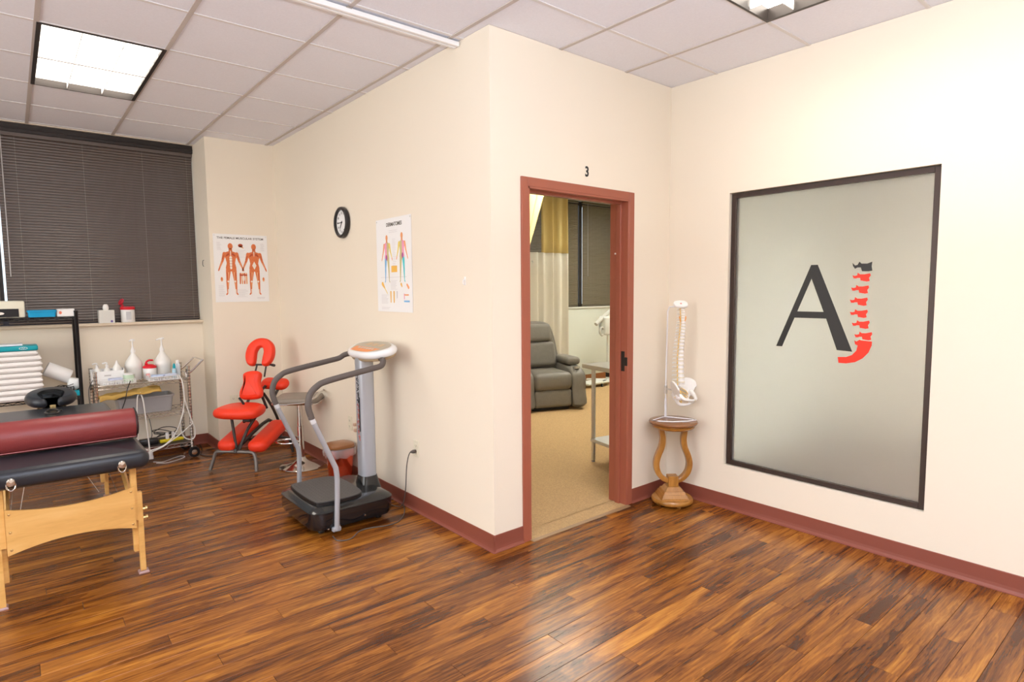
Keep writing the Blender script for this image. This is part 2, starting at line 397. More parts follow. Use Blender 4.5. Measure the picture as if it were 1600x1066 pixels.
# ------------------------------------------------------------ windows
def blind(name, x0, x1, y, z0, z1, m, label, tilt, wand=None, cords=(), pitch=.0242, headh=.035, grp=None):
    o = empty(name, (x0, y, z0), label=label, cat='blind', group=grp)
    w = x1-x0; h = z1-z0
    MB().box(0, w, -.018, .018, h-headh, h, bev=.003).build('head_rail', m, o)
    MB().box(0, w, -.012, .012, 0, .014, bev=.004).build('bottom_rail', m, o)
    n = int((h-headh-.02)/pitch)
    prof = [(-.0142, 0), (-.005, .0036), (.005, .0036), (.0142, 0), (.0142, -.0005), (.005, .0031), (-.005, .0031), (-.0142, -.0005)]
    vs = [(.003, a, b_) for a, b_ in prof]+[(w-.003, a, b_) for a, b_ in prof]
    me = MB().add(vs, [(i, (i+1) % 8, 8+(i+1) % 8, 8+i) for i in range(8)], 0, True).mesh('slat', m)
    for i in range(n): inst('slat', me, o, (0, 0, .022+pitch*(i+.5)), (tilt+random.uniform(-.03, .03), 0, 0))
    for c in cords:
        b = MB().tube([(c-x0, -.0145, .01), (c-x0, -.0145, h-.03)], .0009, 4).tube([(c-x0, .0145, .01), (c-x0, .0145, h-.03)], .0009, 4)
        b.build('ladder_cord', mat('ladder_cord', (.35, .33, .30), .5), o)
    if wand: MB().tube([(wand-x0, -.028, h-.03), (wand-x0, -.03, h-1.22)], .004, 8).build('wand', mat('clear_wand', (.45, .43, .42), .2), o)
    return o
# main room: glazing frame, glass, sill
wn = empty('window_1', (XG, WY+.16, 1.235), kind='structure')
zt = H-.004-1.235
b = MB().box(0, PX-XG, -.02, .05, 0, .055).box(0, PX-XG, -.02, .05, zt-.05, zt).box(PX-XG-.045, PX-XG, -.02, .05, .05, zt-.05).box(-2.205-XG, -2.128-XG, -.02, .05, .05, zt-.05)
b.build('frame', BRONZE, wn)
GL = mat('window_glass', (.75, .8, .8), .02, trans=1, var=0, ior=1.05)
for a, c in ((0, -2.205-XG), (-2.128-XG, PX-XG-.045)): MB().box(a, c, .01, .016, .055, zt-.05).build('pane', GL, wn)
MB().box(XG, PX, WY-.05, WY+.14, 1.236, 1.262, bev=.006).build('trim_2', SILL, kind='structure')
MB().box(XG, PX-.002, WY+.03, WY+.056, H-.075, H-.001, bev=.003).box(XG, PX-.002, WY+.100, WY+.135, H-.14, H-.001).box(XG, PX-.002, WY+.020, WY+.032, H-.050, H-.040, bev=.002).build('trim_3', BRONZE, kind='structure')
MB().box(XG, PX-.003, WY+.10, WY+.135, 1.262, 1.335).build('trim_4', mat('bronze_blue', (.05, .055, .09), .3), kind='structure')
blind('venetian_blind', -2.114, PX-.004, WY+.078, 1.272, H-.070, SLAT, 'dark brown venetian blind covering the window above the wire cart', 1.24, wand=-2.075, cords=(-1.985, -1.515, -1.055, -.68))
blind('venetian_blind', XG+.02, -2.150, WY+.078, 1.272, H-.070, SLAT, 'dark brown venetian blind cut off by the left picture edge', 1.24, cords=(-2.9, -2.5))
# treatment room window
wt = empty('window_2', (3.2, T2Y+.12, 1.24), kind='structure')
b = MB().box(0, 3.05, -.02, .06, 0, .05).box(0, 3.05, -.02, .06, 1.66, 1.73)
for a in (0, 1.93, 3.0): b.box(a, a+.07, -.075, .06, .05, 1.66)
b.build('frame', BRONZE, wt)
for a, c in ((.07, 1.93), (2.0, 3.0)): MB().box(a, c, .01, .016, .05, 1.66).build('pane', GL, wt)
MB().box(3.2, 6.25, T2Y-.02, T2Y+.1, 1.215, 1.242, bev=.006).build('trim_5', mat('treatment_sill', (.80, .80, .74), .45), kind='structure')
blind('venetian_blind', 3.22, 5.12, T2Y+.06, 1.250, H-.002, SLATG, 'brown blind left of the dark mullion in the room past the doorway', 1.22, cords=(3.6, 4.25, 4.9), wand=3.95)
blind('venetian_blind', 5.215, 6.2, T2Y+.06, 1.250, H-.002, SLATG, 'brown blind right of the dark mullion in the room past the doorway', 1.22, cords=(5.42, 5.98), wand=5.33)

# frosted interior window with lettering
wf = empty('window_3', (L, 0, 0), kind='structure')
fr = .029; rx0, rx1 = .022, .075
b = MB()
b.box(rx0, rx1, w1+.006, w1+.006+fr, wz0+.006, wz1-.006, bev=.002).box(rx0, rx1, w0-.006-fr, w0-.006, wz0+.006, wz1-.006, bev=.002)
b.box(rx0, rx1, w1+.006+fr, w0-.006-fr, wz0+.006, wz0+.006+fr, bev=.0005).box(rx0, rx1, w1+.006+fr, w0-.006-fr, wz1-.006-fr, wz1-.006, bev=.0005)
b.build('frame', mat('aluminium_bronze', (.055, .035, .028), .35, metal=.4), wf)
FROST = mat('frosted_glass', (.90, .90, .89), .42, trans=.93, var=.01, ior=1.35, spec=.35)
MB().box(.046, .054, w1+.03, w0-.03, wz0+.03, wz1-.03).build('pane', FROST, wf)
MFR = basis((.0455, 0, 0), (0, -1, 0), (0, 0, 1), (-1, 0, 0))      # x' = -y, y' = z, facing the main room
SIGNK = mat('vinyl_lettering_black', (.020, .018, .016), .45); SIGNR = mat('vinyl_lettering_red', (.86, .030, .008), .45)
A_ = [(.792, 1.152), (.838, 1.152), (.905, 1.327), (1.093, 1.327), (1.163, 1.152), (1.262, 1.152), (1.050, 1.672), (1.010, 1.672)]
MB().prism([(.803, 1.158), (.842, 1.158), (.916, 1.345), (.9165, 1.346), (.932, 1.385), (1.013, 1.588), (1.0135, 1.672), (1.008, 1.672)], 0, .001, M=MFR).prism(
    [(1.0135, 1.588), (1.092, 1.385), (1.108, 1.345), (1.176, 1.158), (1.262, 1.154), (1.0475, 1.672), (1.0135, 1.672)], 0, .001, M=MFR).prism(
    [(.916, 1.345), (1.108, 1.345), (1.092, 1.385), (.932, 1.385)], 0, .001, M=MFR).build('letter', SIGNK, wf, label='large black capital A on the frosted glass')
def vert(pts, m, lab=None, nm='vertebra'):
    # drawing coordinates from the sign's own layout: 120 x 190 units
    poly = []
    for u, v in pts:
        p = on_x(1280+u, 390+v, L+.045); poly.append((-p.y, p.z))
    return MB().prism(poly, 0, .001, M=MFR).build(nm, m, wf, label=lab)
def vshape(dx, dy, w=1, big=0):
    # processes left, body right
    base = [(0, 3), (4, 4), (8, 3), (9, -2), (13, 1), (20, 1), (30, -1), (31, 3), (28, 8), (29, 14), (24, 15), (14, 13), (13, 8), (9, 8), (6, 9), (2, 9)]
    return [(dx+u*w, dy+2+v*.80) for u, v in base]
vert([(52, 21), (56, 25), (60, 24), (63, 19), (66, 22), (75, 22), (83, 19), (82, 26), (83, 33), (77, 34), (67, 34), (65, 28), (60, 28), (56, 30), (53, 26)], SIGNK, 'small black vertebra shape topping the red letter')
for dx, dy, w in ((52, 36, .92), (50, 55, .9), (48, 74, .9), (48, 93, .9), (51, 110, .9), (55, 128, .9)):
    vert(vshape(dx, dy, w), SIGNR)
vert([(29, 168), (30, 177), (42, 178), (56, 176), (68, 170), (77, 161), (82, 150), (82.5, 144), (70, 142.5), (65, 142), (63, 141), (58, 144), (55, 142), (56, 148), (60, 150), (58, 158), (51, 165), (42, 168)], SIGNR, 'red curved hook forming the tail of the letter J', 'letter')

# ------------------------------------------------------------ ceiling fixtures
def troffer(room, i, j, label, visible):
    st, colr = TROFFER[room]
    x0, y0 = GX+i*T, GY+j*T; w, l = T, 2*T
    o = empty('ceiling_light', (x0, y0, H), label=label, cat='ceiling light')
    fm = MB()
    for a in ((.0, .022, 0, l), (w-.022, w, 0, l), (.022, w-.022, 0, .014), (.022, w-.022, l-.014, l)): fm.box(*a, -.004, .012)
    fm.box(.004, w-.004, .004, l-.004, .10, .105).box(.004, .008, .004, l-.004, .01, .10).box(w-.008, w-.004, .004, l-.004, .01, .10)
    fm.box(.008, w-.008, .004, .008, .01, .10).box(.008, w-.008, l-.008, l-.004, .01, .10)
    fm.build('housing', BRONZE if visible else TEE, o)
    em = MATS.get('lamp_'+room)
    if not em:
        em = bpy.data.materials.new('lamp_'+room); em.use_nodes = True; nt = em.node_tree; nt.nodes.clear()
        e = nt.nodes.new('ShaderNodeEmission'); e.inputs[0].default_value = (*colr, 1); e.inputs[1].default_value = st
        tc = nt.nodes.new('ShaderNodeTexCoord'); nz = nt.nodes.new('ShaderNodeTexNoise'); nz.inputs['Scale'].default_value = 1.5
        mr = nt.nodes.new('ShaderNodeMapRange'); mr.inputs['To Min'].default_value = st*.94; mr.inputs['To Max'].default_value = st*1.06
        nt.links.new(tc.outputs['Object'], nz.inputs['Vector']); nt.links.new(nz.outputs['Fac'], mr.inputs['Value']); nt.links.new(mr.outputs[0], e.inputs[1])
        ou = nt.nodes.new('ShaderNodeOutputMaterial'); nt.links.new(e.outputs[0], ou.inputs[0]); MATS['lamp_'+room] = em
    MB().box(.010, w-.010, .010, l-.010, .064, .068).build('diffuser', em, o)
    LV = mat('louver_white', (.82, .82, .80), .5)
    for k in range(1, 3): MB().box(w*k/3-.002, w*k/3+.002, .014, l-.014, .004, .055).build('louver', LV, o)
    for k in range(1, 8): MB().box(.022, w-.022, l*k/8-.0025, l*k/8+.0025, .004, .055).build('louver', LV, o)
    return o
labs = ['lit parabolic ceiling light in front of the dark window blinds', 'lit ceiling light above the frosted window, cut by the top edge']
vi = 0
for k, (room, i, j) in enumerate(LIGHTS):
    lab = labs[k] if k < 2 else {'main': 'lit ceiling light assumed out of view in the main room', 'treatment': 'lit ceiling light in the room past the doorway', 'office': 'lit ceiling light behind the frosted window'}[room]
    o = troffer(room, i, j, lab, k < 2)
    if k >= 2: o['group'] = 'ceiling lights of the '+room+' area out of view'
tr = empty('curtain_track', (-2.9, .30, H-.004), label='white double rail curtain track running across the ceiling to the corner', cat='curtain track')
MB().box(0, 2.895, -.028, -.004, -.026, 0, bev=.003).build('rail', WHITE, tr)
MB().box(0, 2.895, .004, .028, -.026, 0, bev=.003).build('rail', WHITE, tr)
MB().box(0, 2.895, -.004, .004, -.010, 0).build('web', mat('track_web', (.35, .33, .38), .5), tr)
for x in (.3, 2.2): MB().box(x, x+.03, -.034, .034, -.006, .001).build('clip', STEEL, tr)
# ------------------------------------------------------------ massage table
tb = empty('massage_table', (-1.92, 1.9, 0), label='black padded folding massage table on light wooden legs', cat='massage table')
X0, X1, Y0, Y1 = -.365, .355, -.93, .96
pad = MB()
half = rrect(X0, X1, Y0, .012, .05, 4); pad.cushion(half, .085, .024, M=Matrix.Translation((0, 0, .652)), dome=.006)
pad.build('pad', VINYL, tb)
pad = MB(); half = rrect(X0, X1, .016, Y1, .05, 4); pad.cushion(half, .085, .024, M=Matrix.Translation((0, 0, .652)), dome=.006)
pad.build('pad', VINYL, tb)
fr_ = MB()
for yy in (Y0+.07, Y1-.09, -.03, .04): fr_.box(X0+.06, X1-.06, yy, yy+.022, .612, .632)
for xx in (X0+.04, X1-.062): fr_.box(xx, xx+.022, Y0+.07, Y1-.068, .612, .632)
fr_.build('under_frame', BEECH, tb)
def table_legs(y, s):
    for sx in (-1, 1):
        xc = sx*.262 + (-.008 if sx < 0 else .018)
        b = MB().box(xc-.015, xc+.015, y-.02, y+.02, .30, .61, bev=.003)
        b.box(xc-.013, xc+.013, y+s*.022-.018, y+s*.022+.018, .12, .33, bev=.003)
        leg = b.build('leg', BEECH, tb)
        MB().box(xc+sx*.010, xc+sx*.036, y-.018, y+.018, .014, .455, bev=.003).build('leg_extension', BEECH, leg)
        for z in (.355, .305): MB().lathe([(.009, 0), (.010, .012), (.014, .014), (.014, .022), (.006, .024)], 10, M=Matrix.Translation((xc+sx*.036, y, z)) @ Matrix.Rotation(sx*PI/2, 4, 'Y')).build('knob', mat('brass', (.75, .55, .25), .25, metal=.8), leg)
        # brace to the middle of the frame
        MB().tube([(xc-sx*.02, y+s*.03, .46), (xc-sx*.02, y+s*.40, .60)], .013, 4).build('brace', BEECH, leg)
        MB().lathe([(.035, 0), (.035, .006), (.030, .012), (.022, .013)], 4, M=Matrix.Translation((xc+sx*.024, y, 0)) @ Matrix.Rotation(PI/4, 4, 'Z'), smooth=False).build('floor_protector', mat('rosy_plastic', (.42, .25, .22), .3), leg)
table_legs(-.82, 1); table_legs(.80, -1)
def end_panel(y):
    b = MB(); top = []; bot = []
    for k in range(17):
        t = -1+2*k/16; x = t*.268+.012
        top.append((x, .497-.034*(1-t*t)-.002)); bot.append((x, .264+.040*(1-t*t)))
    poly = bot+top[::-1]
    b.prism(poly, 0, .012, M=basis((0, y, 0), (1, 0, 0), (0, 0, 1), (0, -1, 0)))
    p = b.build('end_panel', BEECH, tb)
    for sx in (-1, 1):
        for z in (.47, .38, .292): MB().lathe([(.0065, 0), (.006, .002), (.002, .003)], 10, M=basis((sx*.252+.012, y-.012, z), (1, 0, 0), (0, 0, 1), (0, -1, 0))).build('screw', mat('brass', (.75, .55, .25), .25, metal=.8), p)
end_panel(-.84); end_panel(.855)
for x in (-.222, .222):
    h = MB().lathe([(.020, 0), (.020, .012), (.016, .018), (.0, .020)], 16, M=basis((x, Y0-.004, .648), (1, 0, 0), (0, 0, 1), (0, -1, 0)))
    h.tube([(x-.017, Y0-.010, .645), (x-.015, Y0-.012, .62), (x, Y0-.014, .607), (x+.015, Y0-.012, .62), (x+.017, Y0-.010, .645)], .0035, 6, smooth=4)
    h.build('corner_ring', CHROME, tb)
for sx in (-1, 1):
    b = MB().tube([(sx*.255, -.79, .30), (sx*.21, -.02, .52)], .0016, 5).tube([(sx*.255, .77, .30), (sx*.21, -.02, .52)], .0016, 5)
    b.tube([(sx*.21, -.02, .52), (sx*.19, -.02, .60)], .0016, 5).tube([(sx*.21, -.02, .52), (sx*.24, -.02, .60)], .0016, 5)
    b.build('support_cable', STEEL, tb)
MB().tube([(-.175, -.20, .432), (.124, -.20, .427)], .0018, 5).tube([(-.175, -.20, .432), (-.20, -.2, .30)], .0016, 5).tube([(-.175, -.20, .432), (-.19, -.2, .60)], .0016, 5).tube([(-.175, -.20, .432), (-.16, -.2, .60)], .0016, 5).tube([(.124, -.2, .427), (.175, -.2, .32)], .0016, 5).tube([(.124, -.2, .427), (.11, -.2, .60)], .0016, 5).build('support_cable', STEEL, tb)
# face cradle on the far end
crp = [(-.155, .02), (-.135, .11), (-.08, .165), (0, .185), (.08, .165), (.135, .11), (.155, .02), (.12, -.06), (.06, -.095), (.028, -.08), (.045, -.01), (.045, .05), (.0, .085), (-.045, .05), (-.045, -.01), (-.028, -.08), (-.06, -.095), (-.12, -.06)]
fc = MB().cushion(sp2(crp, 4), .085, .03, M=Matrix.Translation((.02, Y1+.08, .748)) @ Matrix.Rotation(math.radians(10), 4, 'X') @ Matrix.Diagonal((1.02, 1.15, .9, 1))).build('face_cradle', VINYL, tb, label='black crescent face rest at the far end')
MB().box(-.05, .09, Y1+.02, Y1+.17, .672, .69).tube([(-.06, Y1-.05, .63), (-.06, Y1+.12, .68)], .009, 8).tube([(.10, Y1-.05, .63), (.10, Y1+.12, .68)], .009, 8).box(.005, .04, Y1+.0, Y1+.03, .69, .715).build('cradle_frame', mat('brass', (.75, .55, .25), .25, metal=.8), fc)
# strap loop and bolster lying on the pad
sl = MB().tube([on_z(x, y, .714) for x, y in ((71, 645), (76, 641), (86, 640), (93, 642), (88, 646), (78, 647))], .006, 6, closed=True, smooth=4)
sl.tube([on_z(92, 642, .716), on_z(96, 641, .716)], .008, 6)
sl.build('strap', BLACK, label='small black looped strap lying on the massage table', cat='strap')
bo = empty('bolster', (-1.90, 1.34, .789), label='long burgundy vinyl bolster lying across the massage table', cat='bolster')
MB().lathe([(.068, -.345), (.083, -.335), (.0865, -.32), (.0865, .30), (.083, .315), (.068, .325)], 40, M=Matrix.Rotation(PI/2, 4, 'Y')).build('roll', BURG, bo)
MB().lathe([(.0, .326), (.067, .326), (.067, .329), (.0, .3295)], 32, M=Matrix.Rotation(PI/2, 4, 'Y')).build('end_cap', VINYL, bo)
MB().tube([(-.33, -.054, -.069), (.318, -.054, -.069)], .0022, 5).build('piping', mat('pink_piping', (.55, .20, .20), .4), bo)
MB().tube([(.318, .0865*math.cos(a), .0865*math.sin(a)) for a in [2*PI*k/32 for k in range(32)]], .003, 6, closed=True).build('piping', BLACK, bo)

# ------------------------------------------------------------ vibration machine
vm = empty('vibration_platform', (-.455, 1.18, 0), label='black and silver vibration exercise platform with curved handlebars', cat='exercise machine')
def rr_ring(hx, hy, r, z, k=5): return [(x, y, z) for x, y in rrect(-hx, hx, -hy, hy, r, k)]
def loft(rings, cap=True):
    n = len(rings[0]); vs = [p for r in rings for p in r]; fs = []
    for i in range(len(rings)-1):
        for j in range(n): fs.append((i*n+j, i*n+(j+1) % n, (i+1)*n+(j+1) % n, (i+1)*n+j))
    if cap: fs += [tuple(range(n))[::-1], tuple(range((len(rings)-1)*n, len(rings)*n))]
    return vs, fs
hx, hy = .29, .312
b = MB(); b.add(*loft([rr_ring(hx-.05, hy-.05, .05, .022), rr_ring(hx-.012, hy-.012, .08, .040), rr_ring(hx-.004, hy-.004, .085, .06), rr_ring(hx, hy, .085, .148)]), smooth=True)
b.build('base', BLACKG, vm)
b = MB(); b.add(*loft([rr_ring(hx+.001, hy+.001, .085, .1485), rr_ring(hx+.001, hy+.001, .085, .152), rr_ring(hx-.010, hy-.010, .08, .162), rr_ring(hx-.050, hy-.055, .055, .180), rr_ring(hx-.070, hy-.075, .05, .183)]), smooth=True)
b.build('top_shell', mat('charcoal_gloss', (.018, .018, .018), .16, coat=.3), vm)
for sx in (-1, 1):
    for sy in (-1, 1): MB().lathe([(.02, 0), (.022, .01), (.016, .024)], 12, cx=sx*.2, cy=sy*.22).build('foot', BLACK, vm)
pl = MB(); pp = sp2([(-.235, -.19), (-.245, 0), (-.235, .19), (-.20, .245), (-.02, .262), (.08, .225), (.105, .1), (.105, -.1), (.08, -.225), (-.02, -.262), (-.20, -.245)], 4)
pl.prism(pp, .181, .199); plate = pl.build('foot_plate', BLACK, vm)
n = len(pp); 
MB().prism([(x*.985-.001, y*.985) for x, y in pp], .199, .2035).build('rubber_mat', mat('ribbed_rubber', (.085, .080, .075), .55, bump=.5, bscale=150), plate)
db = MB()
for ix in range(12):
    for iy in range(15):
        x, y = -.21+ix*.025, -.2+iy*.0286
        db.add([(x-.004, y-.006, .2035), (x+.004, y-.006, .2035), (x+.004, y+.006, .2035), (x-.004, y+.006, .2035), (x, y, .206)], [(0, 1, 4), (1, 2, 4), (2, 3, 4), (3, 0, 4)])
db.build('grip_studs', MATS['ribbed_rubber'], plate, kind='stuff')
# upright column
SILV = mat('silver_paint', (.44, .46, .50), .3, metal=.35, var=.02)
cx = .235
b = MB(); b.add(*loft([[(x+cx, y, z) for x, y in rrect(-.055, .055, -.062, .062, .04, 5)] for z in (.14, 1.075)]), smooth=True)
colm = b.build('column', SILV, vm)
MB().add(*loft([[(x+cx, y, z) for x, y in rrect(-.055-e, .055+e, -.062-e, .062+e, .04, 5)] for z, e in ((.15, .022), (.19, .012), (.24, .003))]), smooth=True).build('column_boot', MATS['charcoal_gloss'], vm)
# worn lettering strip running up the column (too small to read in the photograph)
ls = MB(); random.seed(3)
MC = basis((cx-.0575, 0, 0), (0, -1, 0), (0, 0, 1), (-1, 0, 0))
z = .985
k = 0
while z > .50:
    hgt = .026 if k % 4 else .040
    y0 = .008
    mi = 0 if z > .76 else 1
    pts = [(y0+random.uniform(-.018, .018), z-hgt*t, .0) for t in (0, .3, .6, 1)]
    ls.tube(pts, .0028, 4, mi=mi, M=MC); ls.tube([(y0-.012, z-hgt*.2, 0), (y0+.014, z-hgt*.55, 0)], .0022, 4, mi=mi, M=MC)
    z -= hgt+.008; k += 1
ls.build('lettering', [INK, mat('red_print', (.42, .10, .08), .5)], colm, label='column of dark and red slanted lettering')
MB().box(cx-.0585, cx-.055, -.030, -.022, .56, .80).build('stripe', INK, colm)
# handlebars: profile in x/z, splayed to both sides of the base
prof = [(-.595, .030), (-.583, .31), (-.586, .415), (-.607, .475), (-.729, .762), (-.748, .84), (-.735, .912), (-.69, .958), (-.62, .985), (-.349, 1.030), (-.262, 1.045)]
for s in (-1, 1):
    y0 = s*.322
    pts = [(x+.455, y0 if i > 1 else s*.324, z_) for i, (x, z_) in enumerate(prof)]
    end = [(.225, s*.30, 1.068), (.245, s*.24, 1.082), (.235, s*.15, 1.085), (.215, s*.07, 1.083)]
    hb = MB().tube(pts[:5], .0165, 12, smooth=4).build('handlebar', SILV, vm)
    MB().tube(pts[4:]+end, .0195, 12, smooth=5).build('grip', mat('grip_foam', (.115, .095, .085), .6, bump=.3), hb)
    MB().lathe([(.0175, 0), (.0175, .05)], 14, M=Matrix.Translation((pts[4][0]+.012, y0, .735)) @ Matrix.Rotation(-.4, 4, 'Y')).build('collar', mat('collar_grey', (.66, .67, .69), .35), hb)
    MB().box(pts[0][0]-.028, pts[0][0]+.028, y0-.012 if s < 0 else y0-.02, y0+.02 if s < 0 else y0+.012, .022, .052, bev=.006).build('mount', SILV, hb)
    MB().box(-.08, .0, y0-.013, y0+.013, .992, 1.012, bev=.004, M=None).build('sensor_pad', mat('pad_grey', (.25, .23, .21), .4), hb)
    for px_, pz in ((-.19, .045), (-.115, .05), (.06, .075)):
        MB().lathe([(.007, 0), (.006, .004), (.0, .005)], 10, M=basis((px_, s*(hy-.0005), pz), (1, 0, 0), (0, 0, 1), (0, s, 0))).build('screw', CHROME, vm)
# console head, tilted to the user standing on the plate
MH = Matrix.Translation((cx+.060, -.030, 1.128)) @ Matrix.Rotation(math.radians(-15), 4, 'Y') @ Matrix.Diagonal((1, 1.17, 1, 1))
hd = sp2([(-.135, -.10), (-.14, 0), (-.135, .10), (-.09, .19), (-.01, .235), (.06, .20), (.10, .10), (.108, 0), (.10, -.10), (.06, -.20), (-.01, -.235), (-.09, -.19)], 4)
con = MB().cushion(hd, .05, .022, M=MH).build('console', mat('console_white', (.80, .80, .80), .22, var=.01, coat=.4), vm)
MB().cushion([(x*.9, y*.9) for x, y in hd], .03, .012, M=MH @ Matrix.Translation((0, 0, -.03))).build('console_back', mat('console_tan', (.40, .30, .18), .5), con)
MB().prism([(x*.80, y*.80) for x, y in hd], .0245, .0262, M=MH).build('face_plate', mat('console_grey', (.42, .36, .27), .3), con)
MB().prism([(-.105, -.10), (-.035, -.15), (-.035, .15), (-.105, .12), (-.112, 0)], .0262, .0272, M=MH).build('display_panel', mat('orange_panel', (.85, .27, .06), .35), con)
for k in range(6): MB().box(-.065, -.045, -.10+k*.034, -.08+k*.034, .0272, .0292, bev=.001, M=MH).build('button', mat('button_grey', (.62, .62, .56), .3), con)
for k in range(3): MB().box(.0, .045, -.10+k*.075, -.05+k*.075, .0262, .0275, M=MH).build('label_patch', mat('label_tan', (.60, .42, .24), .4), con)
# power cord
cpts = [Vector((-.012, .862, .432)), Vector((-.05, .872, .425)), Vector((-.06, .90, .33)), Vector((-.045, .955, .13)), Vector((-.05, 1.01, .012)), Vector((-.085, 1.10, .005)), Vector((-.12, 1.13, .005))]
CR = vm.location
loop = [on_z(x, y, .005) for x, y in ((520, 838), (528, 845), (548, 842), (562, 830), (580, 825), (606, 821), (624, 814), (632, 800), (628, 785), (615, 780), (607, 781))]
loop = [Vector((max(-.70, p.x), p.y, .005)) for p in loop]
cr = MB().tube([p-CR for p in loop], .0036, 7, smooth=6).tube([Vector(p)-CR for p in cpts], .0036, 7, smooth=7).build('power_cord', CORDK, vm, label='thin grey power cord curling to the wall outlet')
MB().lathe([(.010, 0), (.013, .008), (.013, .022), (.007, .040)], 12, M=Matrix.Translation(Vector((-.0085, .862, .432))-CR) @ Matrix.Rotation(-PI/2, 4, 'Y')).build('plug', CORDK, cr)

# ------------------------------------------------------------ wall fittings
def outlet(loc, ax, label, grp=None):
    """plate on a wall; ax = outward normal"""
    n = Vector((*ax, 0)); x = Vector((-n.y, n.x, 0)); M = basis(loc, x, (0, 0, 1), n)
    o = empty('outlet', loc, label=label, cat='outlet', group=grp); o.matrix_world = M
    MB().box(-.035, .035, -.057, .057, 0, .006, bev=.002).build('cover_plate', CREAM, o)
    for z_ in (-.028, .02):
        r = MB().prism(rrect(-.016, .016, z_-.012, z_+.014, .007), .006, .008).build('receptacle', CREAM, o)
        MB().box(-.008, -.006, z_-.002, z_+.008, .0080, .0084).box(.005, .007, z_-.002, z_+.007, .0080, .0084).lathe([(.0025, .008), (.0025, .0084)], 8, cy=z_-.006).build('slot', INK, r)
    return o
outlet((0, .862, .448), (-1, 0), 'ivory wall outlet with the grey power plug in it')
outlet((0, 1.915, .452), (-1, 0), 'ivory wall outlet above the red trash bin, further from the machine column')
o3 = outlet((0, 1.765, .448), (-1, 0), 'ivory wall outlet with plugs right beside the silver machine column')
MB().box(-.012, .012, .008, .032, .008, .045, bev=.004).box(-.012, .012, -.04, -.015, .008, .04, bev=.004).build('plug_adapter', mat('adapter_tan', (.62, .42, .30), .4), o3)
outlet((-.478, D, .478), (0, -1), 'ivory wall outlet behind the red massage chair')
hk = MB().tube([(PX-.001, 3.74, 1.845), (PX-.012, 3.74, 1.84), (PX-.014, 3.74, 1.80), (PX-.006, 3.74, 1.785)], .003, 6, smooth=3)
hk.build('wall_hook', BRONZE, label='small dark hook on the side of the wall column', cat='hook')
hk = MB().tube([(-.001, .257, 1.60), (-.014, .257, 1.595), (-.016, .257, 1.575), (-.008, .257, 1.57)], .003, 6, smooth=3).box(-.004, 0, .250, .264, 1.565, 1.615, bev=.001)
hk.build('wall_hook', WHITE, label='tiny white hook on the wall left of the corner', cat='hook')

# clock
ck = empty('wall_clock', (0, 1.918, 2.083), label='round black wall clock with a white face', cat='clock')
ck.matrix_world = basis((0, 1.918, 2.083), (0, -1, 0), (0, 0, 1), (-1, 0, 0))
MB().lathe([(.100, 0), (.122, .006), (.125, .02), (.121, .034), (.108, .040), (.100, .036), (.099, .012)], 40).build('rim', mat('clock_black', (.022, .02, .02), .28), ck)
MB().lathe([(.0, .018), (.100, .018), (.100, .0165), (0, .0165)], 40).build('face', PAPER, ck)
for k in range(12):
    a = PI/2-2*PI*(k+1)/12
    text('numeral', str(k+1), .026, .0004, INK, ck, Matrix.Translation((.074*math.cos(a), .074*math.sin(a), .0188)))
def hand(ang, ln, w):
    c, s_ = math.cos(ang), math.sin(ang)
    MB().box(-.014, ln, -w, w, .020, .0212, M=Matrix.Rotation(ang, 4, 'Z')).build('hand', INK, ck)
hand(math.radians(180+2), .082, .003); hand(math.radians(233), .056, .004)
MB().lathe([(.006, .019), (.006, .023), (0, .024)], 12).build('hub', INK, ck)

# posters
def poster(name, M, w, h, label):
    o = empty(name, (0, 0, 0), label=label, cat='poster'); o.matrix_world = M
    b = MB(); n = 8   # sheet with a slight curl at the lower edge
    vs = []; 
    for j in range(n+1):
        t = j/n
        for i in range(2): vs.append((i*w, -h*t, .002)); 
    k = len(vs); vs += [(x, y, z-.0012) for x, y, z in vs]
    fs = [(2*j, 2*j+1, 2*j+3, 2*j+2) for j in range(n)]+[(k+2*j, k+2*j+2, k+2*j+3, k+2*j+1) for j in range(n)]
    fs += [(0, k, k+1, 1), (2*n, 2*n+1, k+2*n+1, k+2*n)]+[(2*j, 2*j+2, k+2*j+2, k+2*j) for j in range(n)]+[(2*j+1, k+2*j+1, k+2*j+3, 2*j+3) for j in range(n)]
    b.add(vs, fs).build('sheet', PAPER, o)
    for x in (.012, w-.012): MB().lathe([(.004, .002), (.004, .004), (0, .005)], 8, cx=x, cy=-.014).build('tack', STEEL, o)
    return o
PZ = .0026
def cap2(b, p, q, r0, r1, mi, z=PZ, t=.0003):
    """flat tapered limb"""
    p, q = Vector(p), Vector(q); d = (q-p).normalized(); a0 = math.atan2(d.y, d.x); poly = []
    for k in range(7): a = a0+PI/2+PI*k/6; poly.append((p.x+r0*math.cos(a), p.y+r0*math.sin(a)))
    for k in range(7): a = a0-PI/2+PI*k/6; poly.append((q.x+r1*math.cos(a), q.y+r1*math.sin(a)))
    b.prism(poly, z, z+t, mi)
